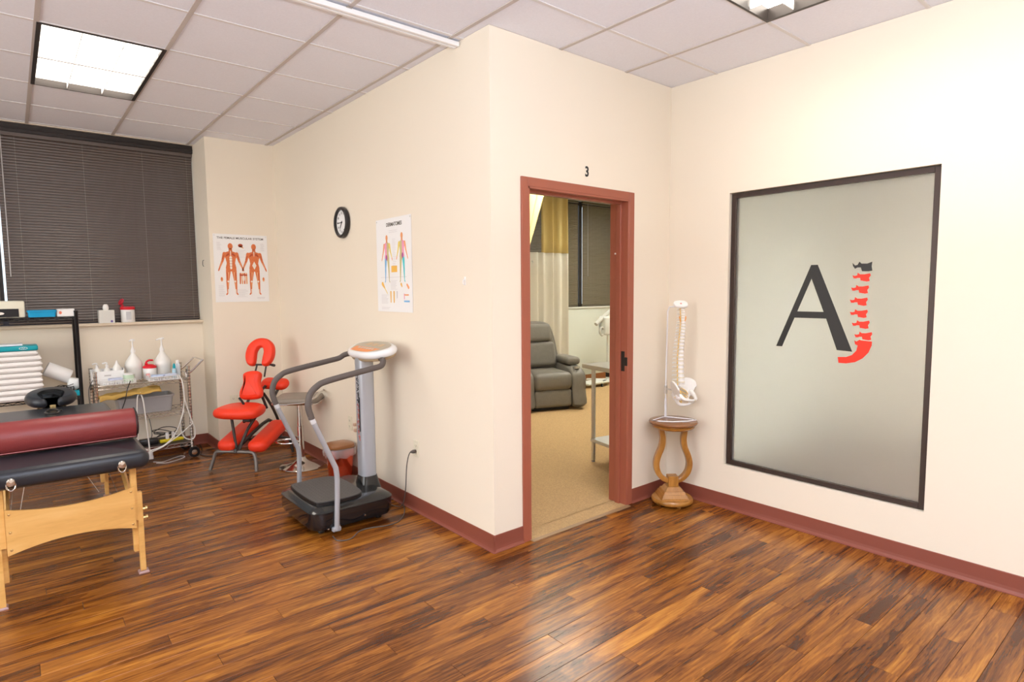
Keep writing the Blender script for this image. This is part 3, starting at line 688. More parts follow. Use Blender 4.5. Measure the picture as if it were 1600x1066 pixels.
def body(b, cx, top, h, cols, back=False):
    """standing anatomical figure; cols = (torso_l, torso_r, arm_l, arm_r, leg_l, leg_r, head, detail)"""
    u = h; P = lambda x, y: (cx+x*u, top-y*u)
    tl, tr_, al, ar, ll, lr, hd_, dt_ = cols
    b.prism([P(.045*math.cos(a), .06+.06*math.sin(a)) for a in [2*PI*k/16 for k in range(16)]], PZ, PZ+.0003, hd_)
    b.prism([P(-.028, .10), P(.028, .10), P(.035, .17), P(-.035, .17)], PZ, PZ+.0003, hd_)
    b.prism([P(0, .155), P(-.05, .16), P(-.115, .185), P(-.115, .24), P(-.09, .30), P(-.075, .38), P(-.095, .47), P(-.09, .53), P(0, .54)], PZ, PZ+.0003, tl)
    b.prism([P(0, .155), P(0, .54), P(.09, .53), P(.095, .47), P(.075, .38), P(.09, .30), P(.115, .24), P(.115, .185), P(.05, .16)], PZ, PZ+.0003, tr_)
    for s, ca in ((-1, al), (1, ar)):
        cap2(b, P(s*.112, .20), P(s*.150, .34), .030*u, .020*u, ca, t=.00035); cap2(b, P(s*.150, .34), P(s*.205, .47), .020*u, .012*u, ca, t=.00038)
        cap2(b, P(s*.21, .485), P(s*.225, .525), .014*u, .010*u, hd_, t=.00042)
    for s, cl in ((-1, ll), (1, lr)):
        cap2(b, P(s*.052, .52), P(s*.070, .72), .044*u, .026*u, cl, t=.00035); cap2(b, P(s*.070, .72), P(s*.080, .93), .028*u, .012*u, cl, t=.00038)
        cap2(b, P(s*.080, .95), P(s*.100, .98), .013*u, .012*u, cl, t=.00042)
    if dt_ is not None:
        z = PZ+.0006
        for s in (-1, 1):
            cap2(b, P(s*.04, .21), P(s*.075, .24), .020*u, .012*u, dt_, z); cap2(b, P(s*.125, .24), P(s*.15, .31), .006*u, .005*u, dt_, z)
            cap2(b, P(s*.16, .37), P(s*.195, .46), .005*u, .004*u, dt_+1, z); cap2(b, P(s*.05, .56), P(s*.055, .70), .010*u, .006*u, dt_+1, z)
            cap2(b, P(s*.075, .57), P(s*.07, .69), .005*u, .004*u, dt_, z); cap2(b, P(s*.06, .76), P(s*.062, .86), .010*u, .004*u, dt_+1, z)
            cap2(b, P(s*.062, .73), P(s*.062, .735), .018*u, .016*u, dt_+2, z); cap2(b, P(s*.065, .89), P(s*.066, .96), .011*u, .009*u, dt_+2, z)
        if back: b.prism([P(0, .34), P(-.04, .42), P(0, .50), P(.04, .42)], z, z+.0003, dt_+2)
        else:
            cap2(b, P(0, .27), P(0, .48), .024*u, .018*u, dt_+2, z)
            for k in range(4): cap2(b, P(-.03, .29+k*.05), P(.03, .29+k*.05), .003*u, .003*u, dt_, z+.0003)
        cap2(b, P(0, .155), P(0, .24), .008*u, .004*u, dt_+2, z)
MUS = [mat('print_muscle', (.72, .19, .06), .6, var=.3, scale=160), mat('print_muscle_dark', (.50, .08, .03), .6, var=.2, scale=120), mat('print_muscle_light', (.86, .42, .20), .6, var=.2, scale=120), mat('print_tendon', (.86, .80, .70), .6, var=.05), mat('print_grey', (.66, .63, .62), .6), mat('print_ink', (.10, .08, .06), .6)]
a0 = on_y(332, 365, D-.002); M1 = basis((-.592, D-.001, 2.088), (1, 0, 0), (0, 0, 1), (0, -1, 0))
p1 = poster('anatomy_poster', M1, .495, .648, 'white poster of two orange muscle figures, titled the female muscular system')
text('title', 'THE FEMALE MUSCULAR SYSTEM', .0275, .0002, MUS[5], p1, Matrix.Translation((.247, -.037, PZ)), bold=.0004, kx=1.06)
b = MB()
body(b, .150, -.085, .50, (0, 0, 0, 0, 0, 0, 0, 1)); body(b, .365, -.085, .50, (0, 0, 0, 0, 0, 0, 0, 1), back=True)
b.build('figure', MUS, p1)
b = MB(); b.prism(ellipse(.022, .017, 18, .243, -.105), PZ, PZ+.0003, 1); cap2(b, (.243, -.112), (.268, -.128), .009, .004, 2); b.build('detail_drawing', MUS, p1)
b = MB()
for k in range(4): cap2(b, (.232+k*.018, -.375), (.228+k*.020, -.47), .008, .006, k % 2*2, PZ)
b.box(.224, .294, -.395, -.382, PZ+.0004, PZ+.0007, 1).prism(ellipse(.012, .03, 14, .259, -.42), PZ+.0004, PZ+.0007, 3); b.build('detail_drawing', MUS, p1)
for x in (.062, .447): MB().prism(ellipse(.011, .022, 14, x, -.43), PZ, PZ+.0003, 2).prism(ellipse(.006, .014, 12, x, -.425), PZ+.0003, PZ+.0006, 0).build('detail_drawing', MUS, p1)
def lines(parent, x0, x1, y0, y1, n, m=None):
    b = MB()
    for k in range(n):
        y = y0+(y1-y0)*k/max(1, n-1); b.box(x0, x1-(x1-x0)*random.uniform(0, .35), y-.0011, y+.0011, PZ, PZ+.0002)
    b.build('caption_lines', m or MUS[4], parent, kind='stuff')
lines(p1, .03, .075, -.08, -.15, 10); lines(p1, .43, .47, -.08, -.15, 10); lines(p1, .20, .30, -.15, -.22, 6); lines(p1, .03, .09, -.49, -.59, 12); lines(p1, .20, .30, -.53, -.60, 8); lines(p1, .38, .47, -.605, -.62, 3)
DM = [mat('print_orange', (.88, .38, .16), .6, var=.1), mat('print_pink', (.85, .35, .50), .6, var=.2, scale=40), mat('print_yellow', (.86, .66, .12), .6, var=.1), mat('print_blue', (.22, .48, .75), .6, var=.15, scale=30), mat('print_olive', (.60, .52, .25), .6), mat('print_teal', (.10, .62, .66), .6, var=.15, scale=30), mat('print_plum', (.45, .10, .30), .6), mat('print_amber', (.86, .50, .10), .6), MUS[4], mat('print_title', (.09, .075, .05), .6)]
M2 = basis((-.001, 1.366, 2.046), (0, -1, 0), (0, 0, 1), (-1, 0, 0))
p2 = poster('anatomy_poster', M2, .50, .660, 'white poster of two rainbow coloured figures, titled dermatomes, right of the clock')
text('title', 'DERMATOMES', .036, .0002, DM[9], p2, Matrix.Translation((.265, -.046, PZ)), bold=.0008, kx=.95)
b = MB()
body(b, .155, -.115, .34, (1, 4, 0, 2, 3, 4, 0, None)); body(b, .370, -.110, .345, (4, 1, 2, 0, 4, 5, 0, None))
b.prism(ellipse(.012, .02, 12, .150, -.275), PZ+.0004, PZ+.0006, 6); b.prism(ellipse(.012, .02, 12, .377, -.268), PZ+.0004, PZ+.0006, 6)
b.build('figure', DM, p2)
MB().box(.215, .298, -.38, -.335, PZ, PZ+.0003, 7).build('colour_block', DM, p2, label='orange square')
b = MB(); cap2(b, (.08, -.46), (.11, -.49), .014, .006, 7); cap2(b, (.11, -.49), (.15, -.53), .004, .003, 2); b.build('detail_drawing', DM, p2)
b = MB(); cap2(b, (.20, -.52), (.20, -.59), .009, .006, 7); cap2(b, (.245, -.52), (.245, -.59), .009, .007, 7); cap2(b, (.29, -.52), (.29, -.56), .008, .005, 8); b.build('detail_drawing', DM, p2)
b = MB(); cap2(b, (.35, -.465), (.36, -.48), .010, .006, 7); cap2(b, (.43, -.47), (.45, -.49), .008, .010, 0); b.build('detail_drawing', DM, p2)
MB().box(.385, .395, -.57, -.53, PZ, PZ+.0003, 1).box(.385, .45, -.545, -.535, PZ, PZ+.0003, 0).box(.385, .46, -.59, -.578, PZ, PZ+.0003, 3).build('detail_drawing', DM, p2)
lines(p2, .19, .34, -.088, -.10, 2); lines(p2, .235, .29, -.15, -.33, 16); lines(p2, .20, .30, -.44, -.50, 8); lines(p2, .06, .17, -.54, -.60, 8); lines(p2, .06, .47, -.415, -.415, 1); lines(p2, .06, .2, -.63, -.64, 2)
# ------------------------------------------------------------ red massage chair
CO = Vector((-.70, 2.715, 0)); CU = Vector((.722, .692, 0)); CS = Vector((.692, -.722, 0))
CM = basis(CO, CS, CU, (0, 0, 1))                       # local: x = right, y = forward, z up
ch = empty('massage_chair', CO, label='bright red kneeling massage chair with a face cradle on a grey frame', cat='massage chair'); ch.matrix_world = CM
f = MB()
f.tube([(-.213, -.02, .015), (-.185, -.005, .11), (-.165, 0, .160), (-.12, 0, .172), (.13, 0, .172), (.175, 0, .160), (.195, -.005, .11), (.207, -.02, .015)], .0155, 10, smooth=4)
f.build('rear_foot', mat('pewter_metal', (.20, .18, .165), .32, metal=.6), ch)
f = MB().tube([(-.21, .60, .012), (-.18, .60, .12), (-.13, .60, .15), (.15, .60, .15), (.20, .60, .12), (.225, .60, .012)], .0125, 10, smooth=4)
f.build('front_foot', DGREY, ch)
MB().tube([(.02, 0, .175), (.02, .03, .20), (.02, .55, .33), (.02, .62, .16)], .016, 10, smooth=4).build('main_beam', DGREY, ch)
MB().tube([(-.045, .06, .445), (.010, .02, .205)], .012, 8).build('seat_post', DGREY, ch)
MB().tube([(.12, .20, .47), (.07, .10, .34), (.035, .02, .185)], .013, 8, smooth=3).build('seat_post', DGREY, ch)
MB().box(.03, .11, .09, .17, .41, .465, bev=.008).tube([(-.05, .2, .60), (.0, .17, .565), (.03, .16, .50)], .010, 8, smooth=3).build('adjuster', BLACK, ch)
for nm, pts in (('chest_post', [(-.02, .32, .60), (-.03, .26, .50), (.02, .14, .40)]), ('back_post', [(.10, .34, .62), (.11, .44, .50), (.135, .52, .33), (.13, .56, .18)]), ('arm_post', [(.02, .53, .66), (-.01, .50, .60), (.08, .42, .47)]), ('arm_post', [(.13, .60, .66), (.10, .52, .55), (.115, .46, .47)])):
    MB().tube([Vector(p) for p in pts], .0125, 8, smooth=3).build(nm, DGREY, ch)
for s_ in (-1, 1): MB().tube([(.02+s_*.05, .42, .76), (.02+s_*.045, .47, .86)], .008, 8).build('cradle_post', DGREY, ch)
MB().tube([(-.09, .47, .865), (.14, .47, .865)], .009, 8).tube([(.13, .455, .865), (.16, .44, .862)], .013, 8).build('cradle_bar', DGREY, ch)
seat_o = sp2([(-.205, .0), (-.19, -.10), (-.10, -.145), (0, -.15), (.10, -.145), (.19, -.10), (.205, 0), (.17, .12), (.08, .18), (0, .19), (-.08, .18), (-.17, .12)], 4)
MB().cushion(seat_o, .075, .03, M=Matrix.Translation((.012, .10, .503)) @ Matrix.Rotation(math.radians(3), 4, 'X'), dome=.008).build('seat', REDV, ch)
MB().box(-.06, .12, .0, .16, .455, .468).build('seat_plate', BLACK, ch)
knee = rrect(-.085, .085, -.24, .24, .06, 5)
for nm, x0, y0_ in (('knee_pad', -.075, .21), ('knee_pad', .20, .21)):
    MB().cushion(knee, .085, .03, M=Matrix.Translation((x0, y0_, .268)) @ Matrix.Rotation(math.radians(15), 4, 'X'), dome=.005).build(nm, REDV, ch)
MB().tube([(-.08, .22, .225), (.20, .22, .225)], .012, 8).build('knee_bar', DGREY, ch)
chest = sp2([(-.10, -.125), (-.115, -.06), (-.085, .02), (-.092, .10), (-.06, .13), (0, .138), (.06, .13), (.092, .10), (.085, .02), (.115, -.06), (.10, -.125), (0, -.14)], 4)
MB().cushion([(x*.93, y*.95) for x, y in chest], .075, .028, M=Matrix.Translation((-.004, .335, .695)) @ Matrix.Rotation(math.radians(-4), 4, 'Y') @ Matrix.Rotation(math.radians(72), 4, 'X'), dome=.006).build('chest_pad', REDV, ch)
MB().cushion(rrect(-.13, .13, -.07, .07, .06, 6), .072, .028, M=Matrix.Translation((.075, .60, .668)) @ Matrix.Rotation(math.radians(3), 4, 'Y') @ Matrix.Rotation(math.radians(22), 4, 'X'), dome=.004).build('arm_rest', REDV, ch)
fco = sp2([(-.04, -.125), (-.10, -.12), (-.137, -.04), (-.125, .06), (-.07, .12), (0, .138), (.07, .12), (.125, .06), (.137, -.04), (.10, -.12), (.04, -.125), (.033, -.06), (.036, .0), (.02, .04), (0, .047), (-.02, .04), (-.036, 0), (-.033, -.06)], 4)
MB().cushion(fco, .07, .022, M=Matrix.Translation((.0, .50, .975)) @ Matrix.Rotation(math.radians(68), 4, 'X')).build('face_cradle', REDV, ch)

# ------------------------------------------------------------ bar stool
st = empty('bar_stool', (-.205, 2.49, 0), rz=-.6, label='chrome pedestal stool with a grey brown seat beside the red chair', cat='stool')
MB().lathe([(.185, 0), (.190, .004), (.185, .010), (.13, .020), (.075, .038), (.045, .060), (.032, .085), (.0, .086)], 40).build('base', CHROME, st)
MB().lathe([(.026, .06), (.026, .36), (.022, .362), (.022, .56), (0, .56)], 20).build('column', CHROME, st)
MB().tube([(.11+.10*math.cos(a), .085*math.sin(a), .225) for a in [2*PI*k/24 for k in range(24)]], .008, 8, closed=True).tube([(.02, 0, .225), (.03, 0, .225)], .01, 6).build('foot_ring', CHROME, st, rot=(0, 0, PI))
so = sp2([(-.18, -.16), (-.19, 0), (-.18, .16), (0, .185), (.17, .17), (.19, 0), (.17, -.17), (0, -.185)], 4)
MB().cushion(so, .045, .018, M=Matrix.Translation((0, 0, .605)), dome=.004).build('seat', mat('taupe_vinyl', (.25, .21, .17), .45), st)
MB().tube([(x*1.0, y*1.0, .583) for x, y in so], .0065, 8, closed=True).tube([(-.05, .186, .585), (.10, .205, .60), (.175, .19, .64), (.19, .12, .66), (.195, 0, .665), (.19, -.12, .66), (.175, -.19, .64), (.10, -.205, .60), (-.05, -.186, .585)], .0085, 8, smooth=4).build('seat_rim', CHROME, st)
MB().lathe([(.05, .563), (.06, .575), (.06, .583), (0, .583)], 16).build('seat_mount', BLACK, st)

# ------------------------------------------------------------ trash bin
bn = empty('trash_bin', (-.125, 1.86, 0), label='glossy red trash bin with brown lid and clear plastic liner', cat='trash bin')
REDM = mat('red_metallic', (.62, .075, .022), .16, metal=.75, var=.1, coat=.5)
def sq(r, z, n=32, p=3.2):
    out = []
    for k in range(n):
        a = 2*PI*k/n; c, d = math.cos(a), math.sin(a); q = (abs(c)**p+abs(d)**p)**(-1/p); out.append((r*c*q, r*d*q, z))
    return out
MB().add(*loft([sq(.070, 0), sq(.074, .01), sq(.088, .215), sq(.089, .235)]), smooth=True).build('body', REDM, bn)
LIN = mat('clear_liner', (.93, .86, .85), .25, trans=.75, var=.03, ior=1.2, bump=.6, bscale=30)
random.seed(11)
rg = []
for z_, e in ((.185, .012), (.205, .020), (.225, .014), (.245, .007)):
    r_ = sq(.089, z_); rg.append([(x*(1+(e+random.uniform(-.004, .006))/.089), y*(1+(e+random.uniform(-.004, .006))/.089), z+random.uniform(-.008, .008) if e < .016 and z < .2 else z) for x, y, z in r_])
MB().add(*loft(rg, cap=False), smooth=True).build('liner', LIN, bn)
MB().add(*loft([sq(.094, .246), sq(.096, .256), sq(.093, .268), sq(.06, .276), sq(.02, .279)]), smooth=True).build('lid', mat('bin_lid_brown', (.30, .115, .035), .3, coat=.3), bn)
bn.scale = (1.12, 1.12, 1.17)
lb = MB(); pts = [(-.055, -.155, .03), (-.02, -.15, .055), (.03, -.15, .05), (.06, -.13, .025), (.03, -.16, .006), (-.02, -.165, .006)]
lb.cushion(sp2([(-.10, -.03), (-.05, .04), (.03, .035), (.10, .01), (.07, -.04), (-.03, -.05)], 3), .05, .02, M=Matrix.Translation((-.02, -.17, .03)))
lb.build('loose_liner', LIN, bn)

# ------------------------------------------------------------ pedestal and spine model
pd = empty('pedestal_table', (1.468, -.192, 0), label='small round honey oak pedestal table in the corner', cat='table')
MB().lathe([(.125, .575), (.139, .580), (.146, .590), (.139, .598), (.150, .606), (.165, .612), (.170, .622), (.165, .631), (.156, .634), (0, .634)], 48).build('top', mat('dark_oak_top', (.26, .10, .03), .25, coat=.4, var=.2, scale=12, stretch=(1, 8, 1)), pd)
MB().lathe([(.125, .5749), (.139, .5799), (.1465, .590), (.1395, .598), (.1505, .606), (.166, .613)], 48).build('apron', OAK, pd)
yawp = math.atan2(-.64, .77); MR = Matrix.Rotation(-.694, 4, 'Z')
for s_ in (-1, 1):
    c_ = spline([Vector((s_*x, 0, z_)) for x, z_ in ((.085, .575), (.080, .54), (.074, .49), (.082, .43), (.108, .36), (.118, .30), (.105, .24), (.070, .195), (.03, .175))], 5)
    b = MB(); rings = []
    for k, p in enumerate(c_):
        t = (c_[min(k+1, len(c_)-1)]-c_[max(k-1, 0)]).normalized(); n_ = Vector((-t.z, 0, t.x)); wd = .016+.004*math.sin(PI*k/len(c_))
        rings.append([tuple(p+n_*a+Vector((0, c, 0))) for a, c in ((wd, .020), (wd*.6, .024), (-wd*.6, .024), (-wd, .020), (-wd, -.020), (-wd*.6, -.024), (wd*.6, -.024), (wd, -.020))])
    b.add(*loft(rings), smooth=True, M=MR); b.build('lyre_arm', OAK, pd)
MB().box(-.036, .036, -.036, .036, .135, .215, bev=.004, M=MR).build('post_block', OAK, pd)
MB().lathe([(.138, .018), (.145, .026), (.146, .040), (.138, .052), (0, .052)], 48).build('foot_disc', OAK, pd)
b = MB()
for h0, h1, a0_, a1_ in ((.052, .062, .098, .096), (.062, .088, .092, .082), (.088, .108, .078, .070), (.108, .137, .062, .045)):
    b.add([(sx*a, sy*a, z_) for z_, a in ((h0, a0_), (h1, a1_)) for sx, sy in ((-1, -1), (1, -1), (1, 1), (-1, 1))], [(0, 1, 2, 3), (4, 7, 6, 5), (0, 4, 5, 1), (1, 5, 6, 2), (2, 6, 7, 3), (3, 7, 4, 0)], M=MR)
b.build('stepped_plinth', OAK, pd)
for k in range(4):
    a = PI/4+PI/2*k+.3; MB().lathe([(.012, 0), (.016, .008), (.013, .019)], 12, cx=.105*math.cos(a), cy=.105*math.sin(a)).build('bun_foot', OAK, pd)

pd.scale = (1, 1, .955)
BONE = mat('bone_plastic', (.87, .845, .80), .4, var=.03, scale=30); AMB = mat('nerve_yellow', (.90, .58, .12), .4); DISC = mat('disc_cream', (.80, .72, .52), .5)
sx_, sy_ = 1.468, -.192
ex = Vector((.77, -.64, 0)); ey = Vector((.64, .77, 0))     # x to the right of the picture, y away
sm = empty('spine_model', (sx_, sy_, .6055), label='white spine and pelvis model hanging on a metal stand on the pedestal', cat='anatomical model')
sm.matrix_world = basis((sx_, sy_, .6055), ex, ey, (0, 0, 1))
SW = mat('stand_white', (.80, .79, .80), .3)
MB().tube([(-.155, -.03, .005), (-.12, -.060, .005), (-.02, -.080, .005), (.08, -.070, .005), (.150, -.035, .005), (.135, -.01, .005), (-.02, .080, .005), (-.05, .080, .005)], .0042, 8, closed=True).build('wire_foot', SW, sm)
MB().tube([(-.035, .08, .006), (-.035, .08, .30), (-.030, .074, .770), (-.022, .055, .800), (.015, .02, .803)], .0050, 10).tube([(-.035, .08, .006), (-.035, .08, .14)], .0085, 10).build('rod', SW, sm)
SQ = Matrix.Translation((.045, .01, 0)) @ Matrix.Rotation(math.radians(50), 4, 'Z')      # body faces right of the picture
MB().lathe([(.012, .175), (.012, .235)], 10, cx=-.035, cy=.08).tube([(-.035, .08, .21), (.0, .04, .21)], .006, 8).build('clamp', STEEL, sm)
z_ = .245; cur = []
for k in range(24):
    t = k/23; hgt = .0245-.0145*t; w = (.0250-.0105*t)*1.08
    cur.append((0, -.010+.007*math.sin(PI*2*t), z_, w, hgt)); z_ += hgt*1.20+.0028
for xx, yy, z_, w, hgt in cur:
    v = MB().lathe([(w, z_), (w*.86, z_+hgt*.35), (w*.86, z_+hgt*.65), (w, z_+hgt)], 16, cx=xx, cy=yy, M=SQ)
    for s_ in (-1, 1): v.tube([(xx+s_*w*.5, yy+w*.9, z_+hgt*.5), (xx+s_*w*1.75, yy+w*1.5, z_+hgt*.62)], .0036, 6, M=SQ)
    v.tube([(xx, yy+w*.8, z_+hgt*.5), (xx, yy+w*2.5, z_+hgt*.15)], .0046, 6, M=SQ)
    vo = v.build('vertebra', BONE, sm)
    MB().lathe([(w*.92, z_+hgt), (w*.95, z_+hgt*1.1), (w*.9, z_+hgt*1.25)], 14, cx=xx, cy=yy, M=SQ).build('disc', DISC, vo)
    for s_ in (-1, 1): n_ = MB().tube([(xx+s_*w*.6, yy+w*.7, z_+hgt*.9), (xx+s_*(w*.9+.007), yy+w*.4, z_+hgt*.6), (xx+s_*(w*.9+.015), yy+w*.3, z_+hgt*.15)], .0032, 6, smooth=3, M=SQ); n_.build('nerve', AMB, vo)
ztop = cur[-1][2]+cur[-1][4]; ytop = cur[-1][1]
for s_ in (-1, 1): MB().tube([(s_*.022, ytop, ztop-.07), (s_*.020, ytop-.006, ztop-.085), (s_*.015, ytop-.002, ztop-.105)], .0036, 7, smooth=3, M=Matrix.Translation((.052, .0, 0))).build('artery', mat('artery_orange', (.85, .34, .04), .4), sm)
MO = Matrix.Translation((.040, -.002, ztop+.013)) @ Matrix.Rotation(math.radians(38), 4, 'X')
oco = MB().cushion(sp2([(-.050, 0), (-.038, -.024), (0, -.031), (.038, -.024), (.050, 0), (.040, .029), (0, .040), (-.040, .029)], 4), .018, .006, M=MO).build('occipital_bone', BONE, sm)
MB().lathe([(.007, .009), (.006, .011), (0, .0115)], 12, M=MO).build('brain_stem', mat('pink_stem', (.80, .30, .26), .4), oco)
# pelvis: broad iliac wings, ischio-pubic rings, sacrum
zp = .195; SQ = SQ @ Matrix.Translation((0, 0, .22)) @ Matrix.Diagonal((1.25, 1.25, 1.12, 1)) @ Matrix.Translation((0, .004, -.22))
for s_ in (-1, 1):
    e1 = Vector((s_*.085, -.085, 0)).normalized(); upv = Vector((s_*.30, .10, 1)).normalized(); nn = e1.cross(upv).normalized(); upv = nn.cross(e1)
    Mw = SQ @ basis((s_*.030, .022, zp), e1, upv, nn)
    fan = sp2([(.0, .030), (.010, .062), (.045, .088), (.085, .085), (.118, .058), (.122, .038), (.104, .020), (.092, -.002), (.070, -.014), (.048, -.004), (.030, .012)], 4)
    hb = MB().cushion(fan, .011, .005, M=Mw)
    hb.tube([Mw.inverted() @ (SQ @ Vector(p)) for p in ((s_*.030, .03, zp+.035), (s_*.048, .0, zp+.075), (s_*.075, -.03, zp+.082), (s_*.112, -.065, zp+.055))], .0055, 8, smooth=4, M=Mw) if 0 else None
    hb.tube([(s_*.078, -.038, zp+.0), (s_*.070, -.060, zp-.022), (s_*.035, -.085, zp-.034), (s_*.004, -.090, zp-.036)], .009, 9, smooth=3, taper=(1.6, .8), M=SQ)
    hb.tube([(s_*.076, -.030, zp-.004), (s_*.066, -.020, zp-.040), (s_*.052, -.035, zp-.062), (s_*.030, -.068, zp-.058), (s_*.006, -.088, zp-.042)], .0085, 9, smooth=3, taper=(1.5, .8), M=SQ)
    hb.lathe([(.0, -.014), (.015, -.010), (.021, 0), (.015, .010), (0, .014)], 12, M=SQ @ Matrix.Translation((s_*.080, -.036, zp-.008)) @ Matrix.Rotation(PI/2, 4, 'Y'))
    hb.build('hip_bone', BONE, sm)
sc = [[(w*math.cos(a), yy+.012*math.sin(a), z_) for a in [2*PI*j/12 for j in range(12)]] for z_, w, yy in ((.248, .036, -.004), (.230, .042, .008), (.205, .034, .022), (.180, .024, .030), (.158, .014, .026), (.142, .006, .016))]
so_ = MB().add(*loft(sc), smooth=True, M=SQ).build('sacrum', BONE, sm)
for k in range(4):
    for s_ in (-1, 1): MB().tube([(s_*.016, -.006+.008*k, .225-.020*k), (s_*.034, -.026, .205-.02*k), (s_*.042, -.036, .182-.018*k)], .0024, 6, smooth=3, M=SQ).build('nerve', AMB, sm)
MB().lathe([(.008, -.006), (.009, 0), (.008, .006)], 10, M=SQ @ Matrix.Translation((0, -.090, zp-.038)) @ Matrix.Rotation(PI/2, 4, 'Y')).build('pubic_disc', DISC, sm)

# ------------------------------------------------------------ treatment room: recliner
RU = Vector((.35, .94, 0)).normalized(); RS = Vector((RU.y, -RU.x, 0))
rc = empty('recliner', (3.1, 2.74, 0), label='grey leather recliner armchair on the carpet past the doorway', cat='armchair'); rc.matrix_world = basis((3.1, 2.74, 0), RS, RU, (0, 0, 1))
LEA = mat('grey_leather', (.19, .175, .150), .42, var=.12, scale=20, bump=.35, bscale=70)
def puff(x0, x1, y0, y1, z0, z1, r, mi=0):
    """soft box"""
    bm = bmesh.new(); bmesh.ops.create_cube(bm, size=1)
    for v in bm.verts: v.co = Vector(((x0+x1)/2+v.co.x*(x1-x0), (y0+y1)/2+v.co.y*(y1-y0), (z0+z1)/2+v.co.z*(z1-z0)))
    bmesh.ops.bevel(bm, geom=bm.edges[:], offset=r, segments=5, profile=.5, affect='EDGES')
    bm.verts.index_update(); d = ([v.co[:] for v in bm.verts], [[v.index for v in f.verts] for f in bm.faces]); bm.free(); return d
SX = Matrix.Translation((0, 0, 0))
MB().add(*puff(-.27, .26, .03, .62, .07, .36, .03), smooth=True).build('seat_base', LEA, rc)
MB().add(*puff(-.265, .255, -.035, .10, .05, .275, .045), smooth=True).build('leg_rest', LEA, rc)
MB().add(*puff(-.272, .262, -.055, .60, .265, .49, .075), smooth=True).build('seat_cushion', LEA, rc)
for s_, xa in ((-1, -.36), (1, .35)):
    pr = [(-.02, .03), (-.055, .25), (-.045, .42), (.02, .50), (.20, .56), (.55, .58), (.72, .58), (.78, .40), (.74, .05)]
    ap = sp2(pr, 4); M_ = basis((xa, 0, 0), (0, 1, 0), (0, 0, 1), (1, 0, 0))
    am = MB().cushion(ap, .19, .035, M=M_).build('arm', LEA, rc)
    MB().add(*puff(xa-.10, xa+.10, .13, .62, .555, .655, .045), smooth=True).build('arm_pad', LEA, am)
    MB().lathe([(.045, .0), (.048, .006), (.040, .010), (.036, -.02), (0, -.02)], 20, M=Matrix.Translation((xa, .055, .532)) @ Matrix.Rotation(math.radians(-18), 4, 'X')).build('cup_holder', STEEL, am)
BKM = Matrix.Translation((0, .56, .46)) @ Matrix.Rotation(math.radians(-13), 4, 'X')
bk = sp2([(-.30, 0), (-.31, .25), (-.27, .50), (-.20, .63), (0, .66), (.20, .63), (.27, .50), (.31, .25), (.30, 0), (0, -.02)], 4)
MB().cushion(bk, .16, .05, M=BKM @ Matrix.Rotation(PI/2, 4, 'X'), dome=.02).build('backrest', LEA, rc)
MB().add(*puff(-.20, .20, -.17, -.04, .36, .60, .055), smooth=True, M=BKM).build('head_pillow', LEA, rc)
MB().add(*puff(-.24, .24, -.16, -.04, .03, .36, .055), smooth=True, M=BKM).build('lumbar_cushion', LEA, rc)
MB().box(-.26, .25, .06, .68, 0, .06, bev=.01).build('base', BLACK, rc)

# privacy curtain with mesh header
CMESH = mat('curtain_mesh', (.80, .64, .27), .8, var=.12, scale=160, alpha=.82); CCL = mat('curtain_cloth', (.76, .72, .62), .85, var=.03, scale=120)
def curtain(name, pts, z0, zsplit, z1, label, folds, amp):
    o = empty(name, (pts[0][0], pts[0][1], z0), label=label, cat='curtain'); base = Vector((pts[0][0], pts[0][1], z0))
    N_ = folds*10; path = []
    P_ = [Vector((*p, 0)) for p in pts]
    for k in range(N_+1):
        t = k/N_*(len(P_)-1); i = min(int(t), len(P_)-2); u = t-i; p = P_[i].lerp(P_[i+1], u); d = (P_[i+1]-P_[i]).normalized(); n = Vector((-d.y, d.x, 0))
        path.append((p, n, math.sin(2*PI*k/10+.7*math.sin(k*.37))))
    def sheet(za, zb, m, nm, a0, a1, full_path=None):
        vs = []; rows = 6; path = full_path
        for r in range(rows+1):
            z_ = za+(zb-za)*r/rows; a = a0+(a1-a0)*r/rows
            for p, n, w in path: vs.append(tuple(p+n*(w*a)+Vector((0, 0, z_))-base))
        w_ = len(path); fs = [(r*w_+k, r*w_+k+1, (r+1)*w_+k+1, (r+1)*w_+k) for r in range(rows) for k in range(w_-1)]
        ob = MB().add(vs, fs, smooth=True).build(nm, m, o, recalc=False)
        md = ob.modifiers.new('thick', 'SOLIDIFY'); md.thickness = .002
    sheet(z0, zsplit, CCL, 'cloth', amp*1.25, amp, path)
    sheet(zsplit, z1, CMESH, 'mesh_header', amp, amp*.7, path[int(len(path)*HDR):])
    MB().tube([tuple(p+Vector((0, 0, z1+.006))-base) for p, n, w in path[::10]], .008, 6).build('rail', WHITE, o)
    return o
qa, qb = on_y(800, 480, 3.78), on_y(888, 480, 3.76); ma = on_y(845, 350, 3.77)
HDR = (ma.x-qa.x)/(qb.x-qa.x)
curtain('privacy_curtain', [(qa.x, 3.78), ((qa.x+qb.x)/2, 3.77), (qb.x, 3.76)], .22, 2.07, 2.945, 'gathered cream privacy curtain with a yellow mesh top behind the recliner', 7, .035)
hq = on_y(831, 408, 3.73)
MB().tube([hq, hq+Vector((0, -.02, 0)), hq+Vector((0, -.025, -.03))], .006, 6).build('curtain_hook', STEEL, label='small grey hook on the left edge of the cream curtain', cat='hook')
cu = empty('mesh_curtain', (2.2, 2.2, 2.2), label='yellow mesh curtain pulled aside at the top left of the doorway', cat='curtain')
vs = []; tp = on_y(860, 303, 2.6); bt = on_y(826, 366, 2.6); tl = on_y(790, 292, 2.6)
A_, B_ = Vector((tl.x, 2.6, 2.9)), Vector((tp.x, 2.6, 2.9)); C_ = Vector((bt.x-.20, 2.6, 1.75))
NC = 24
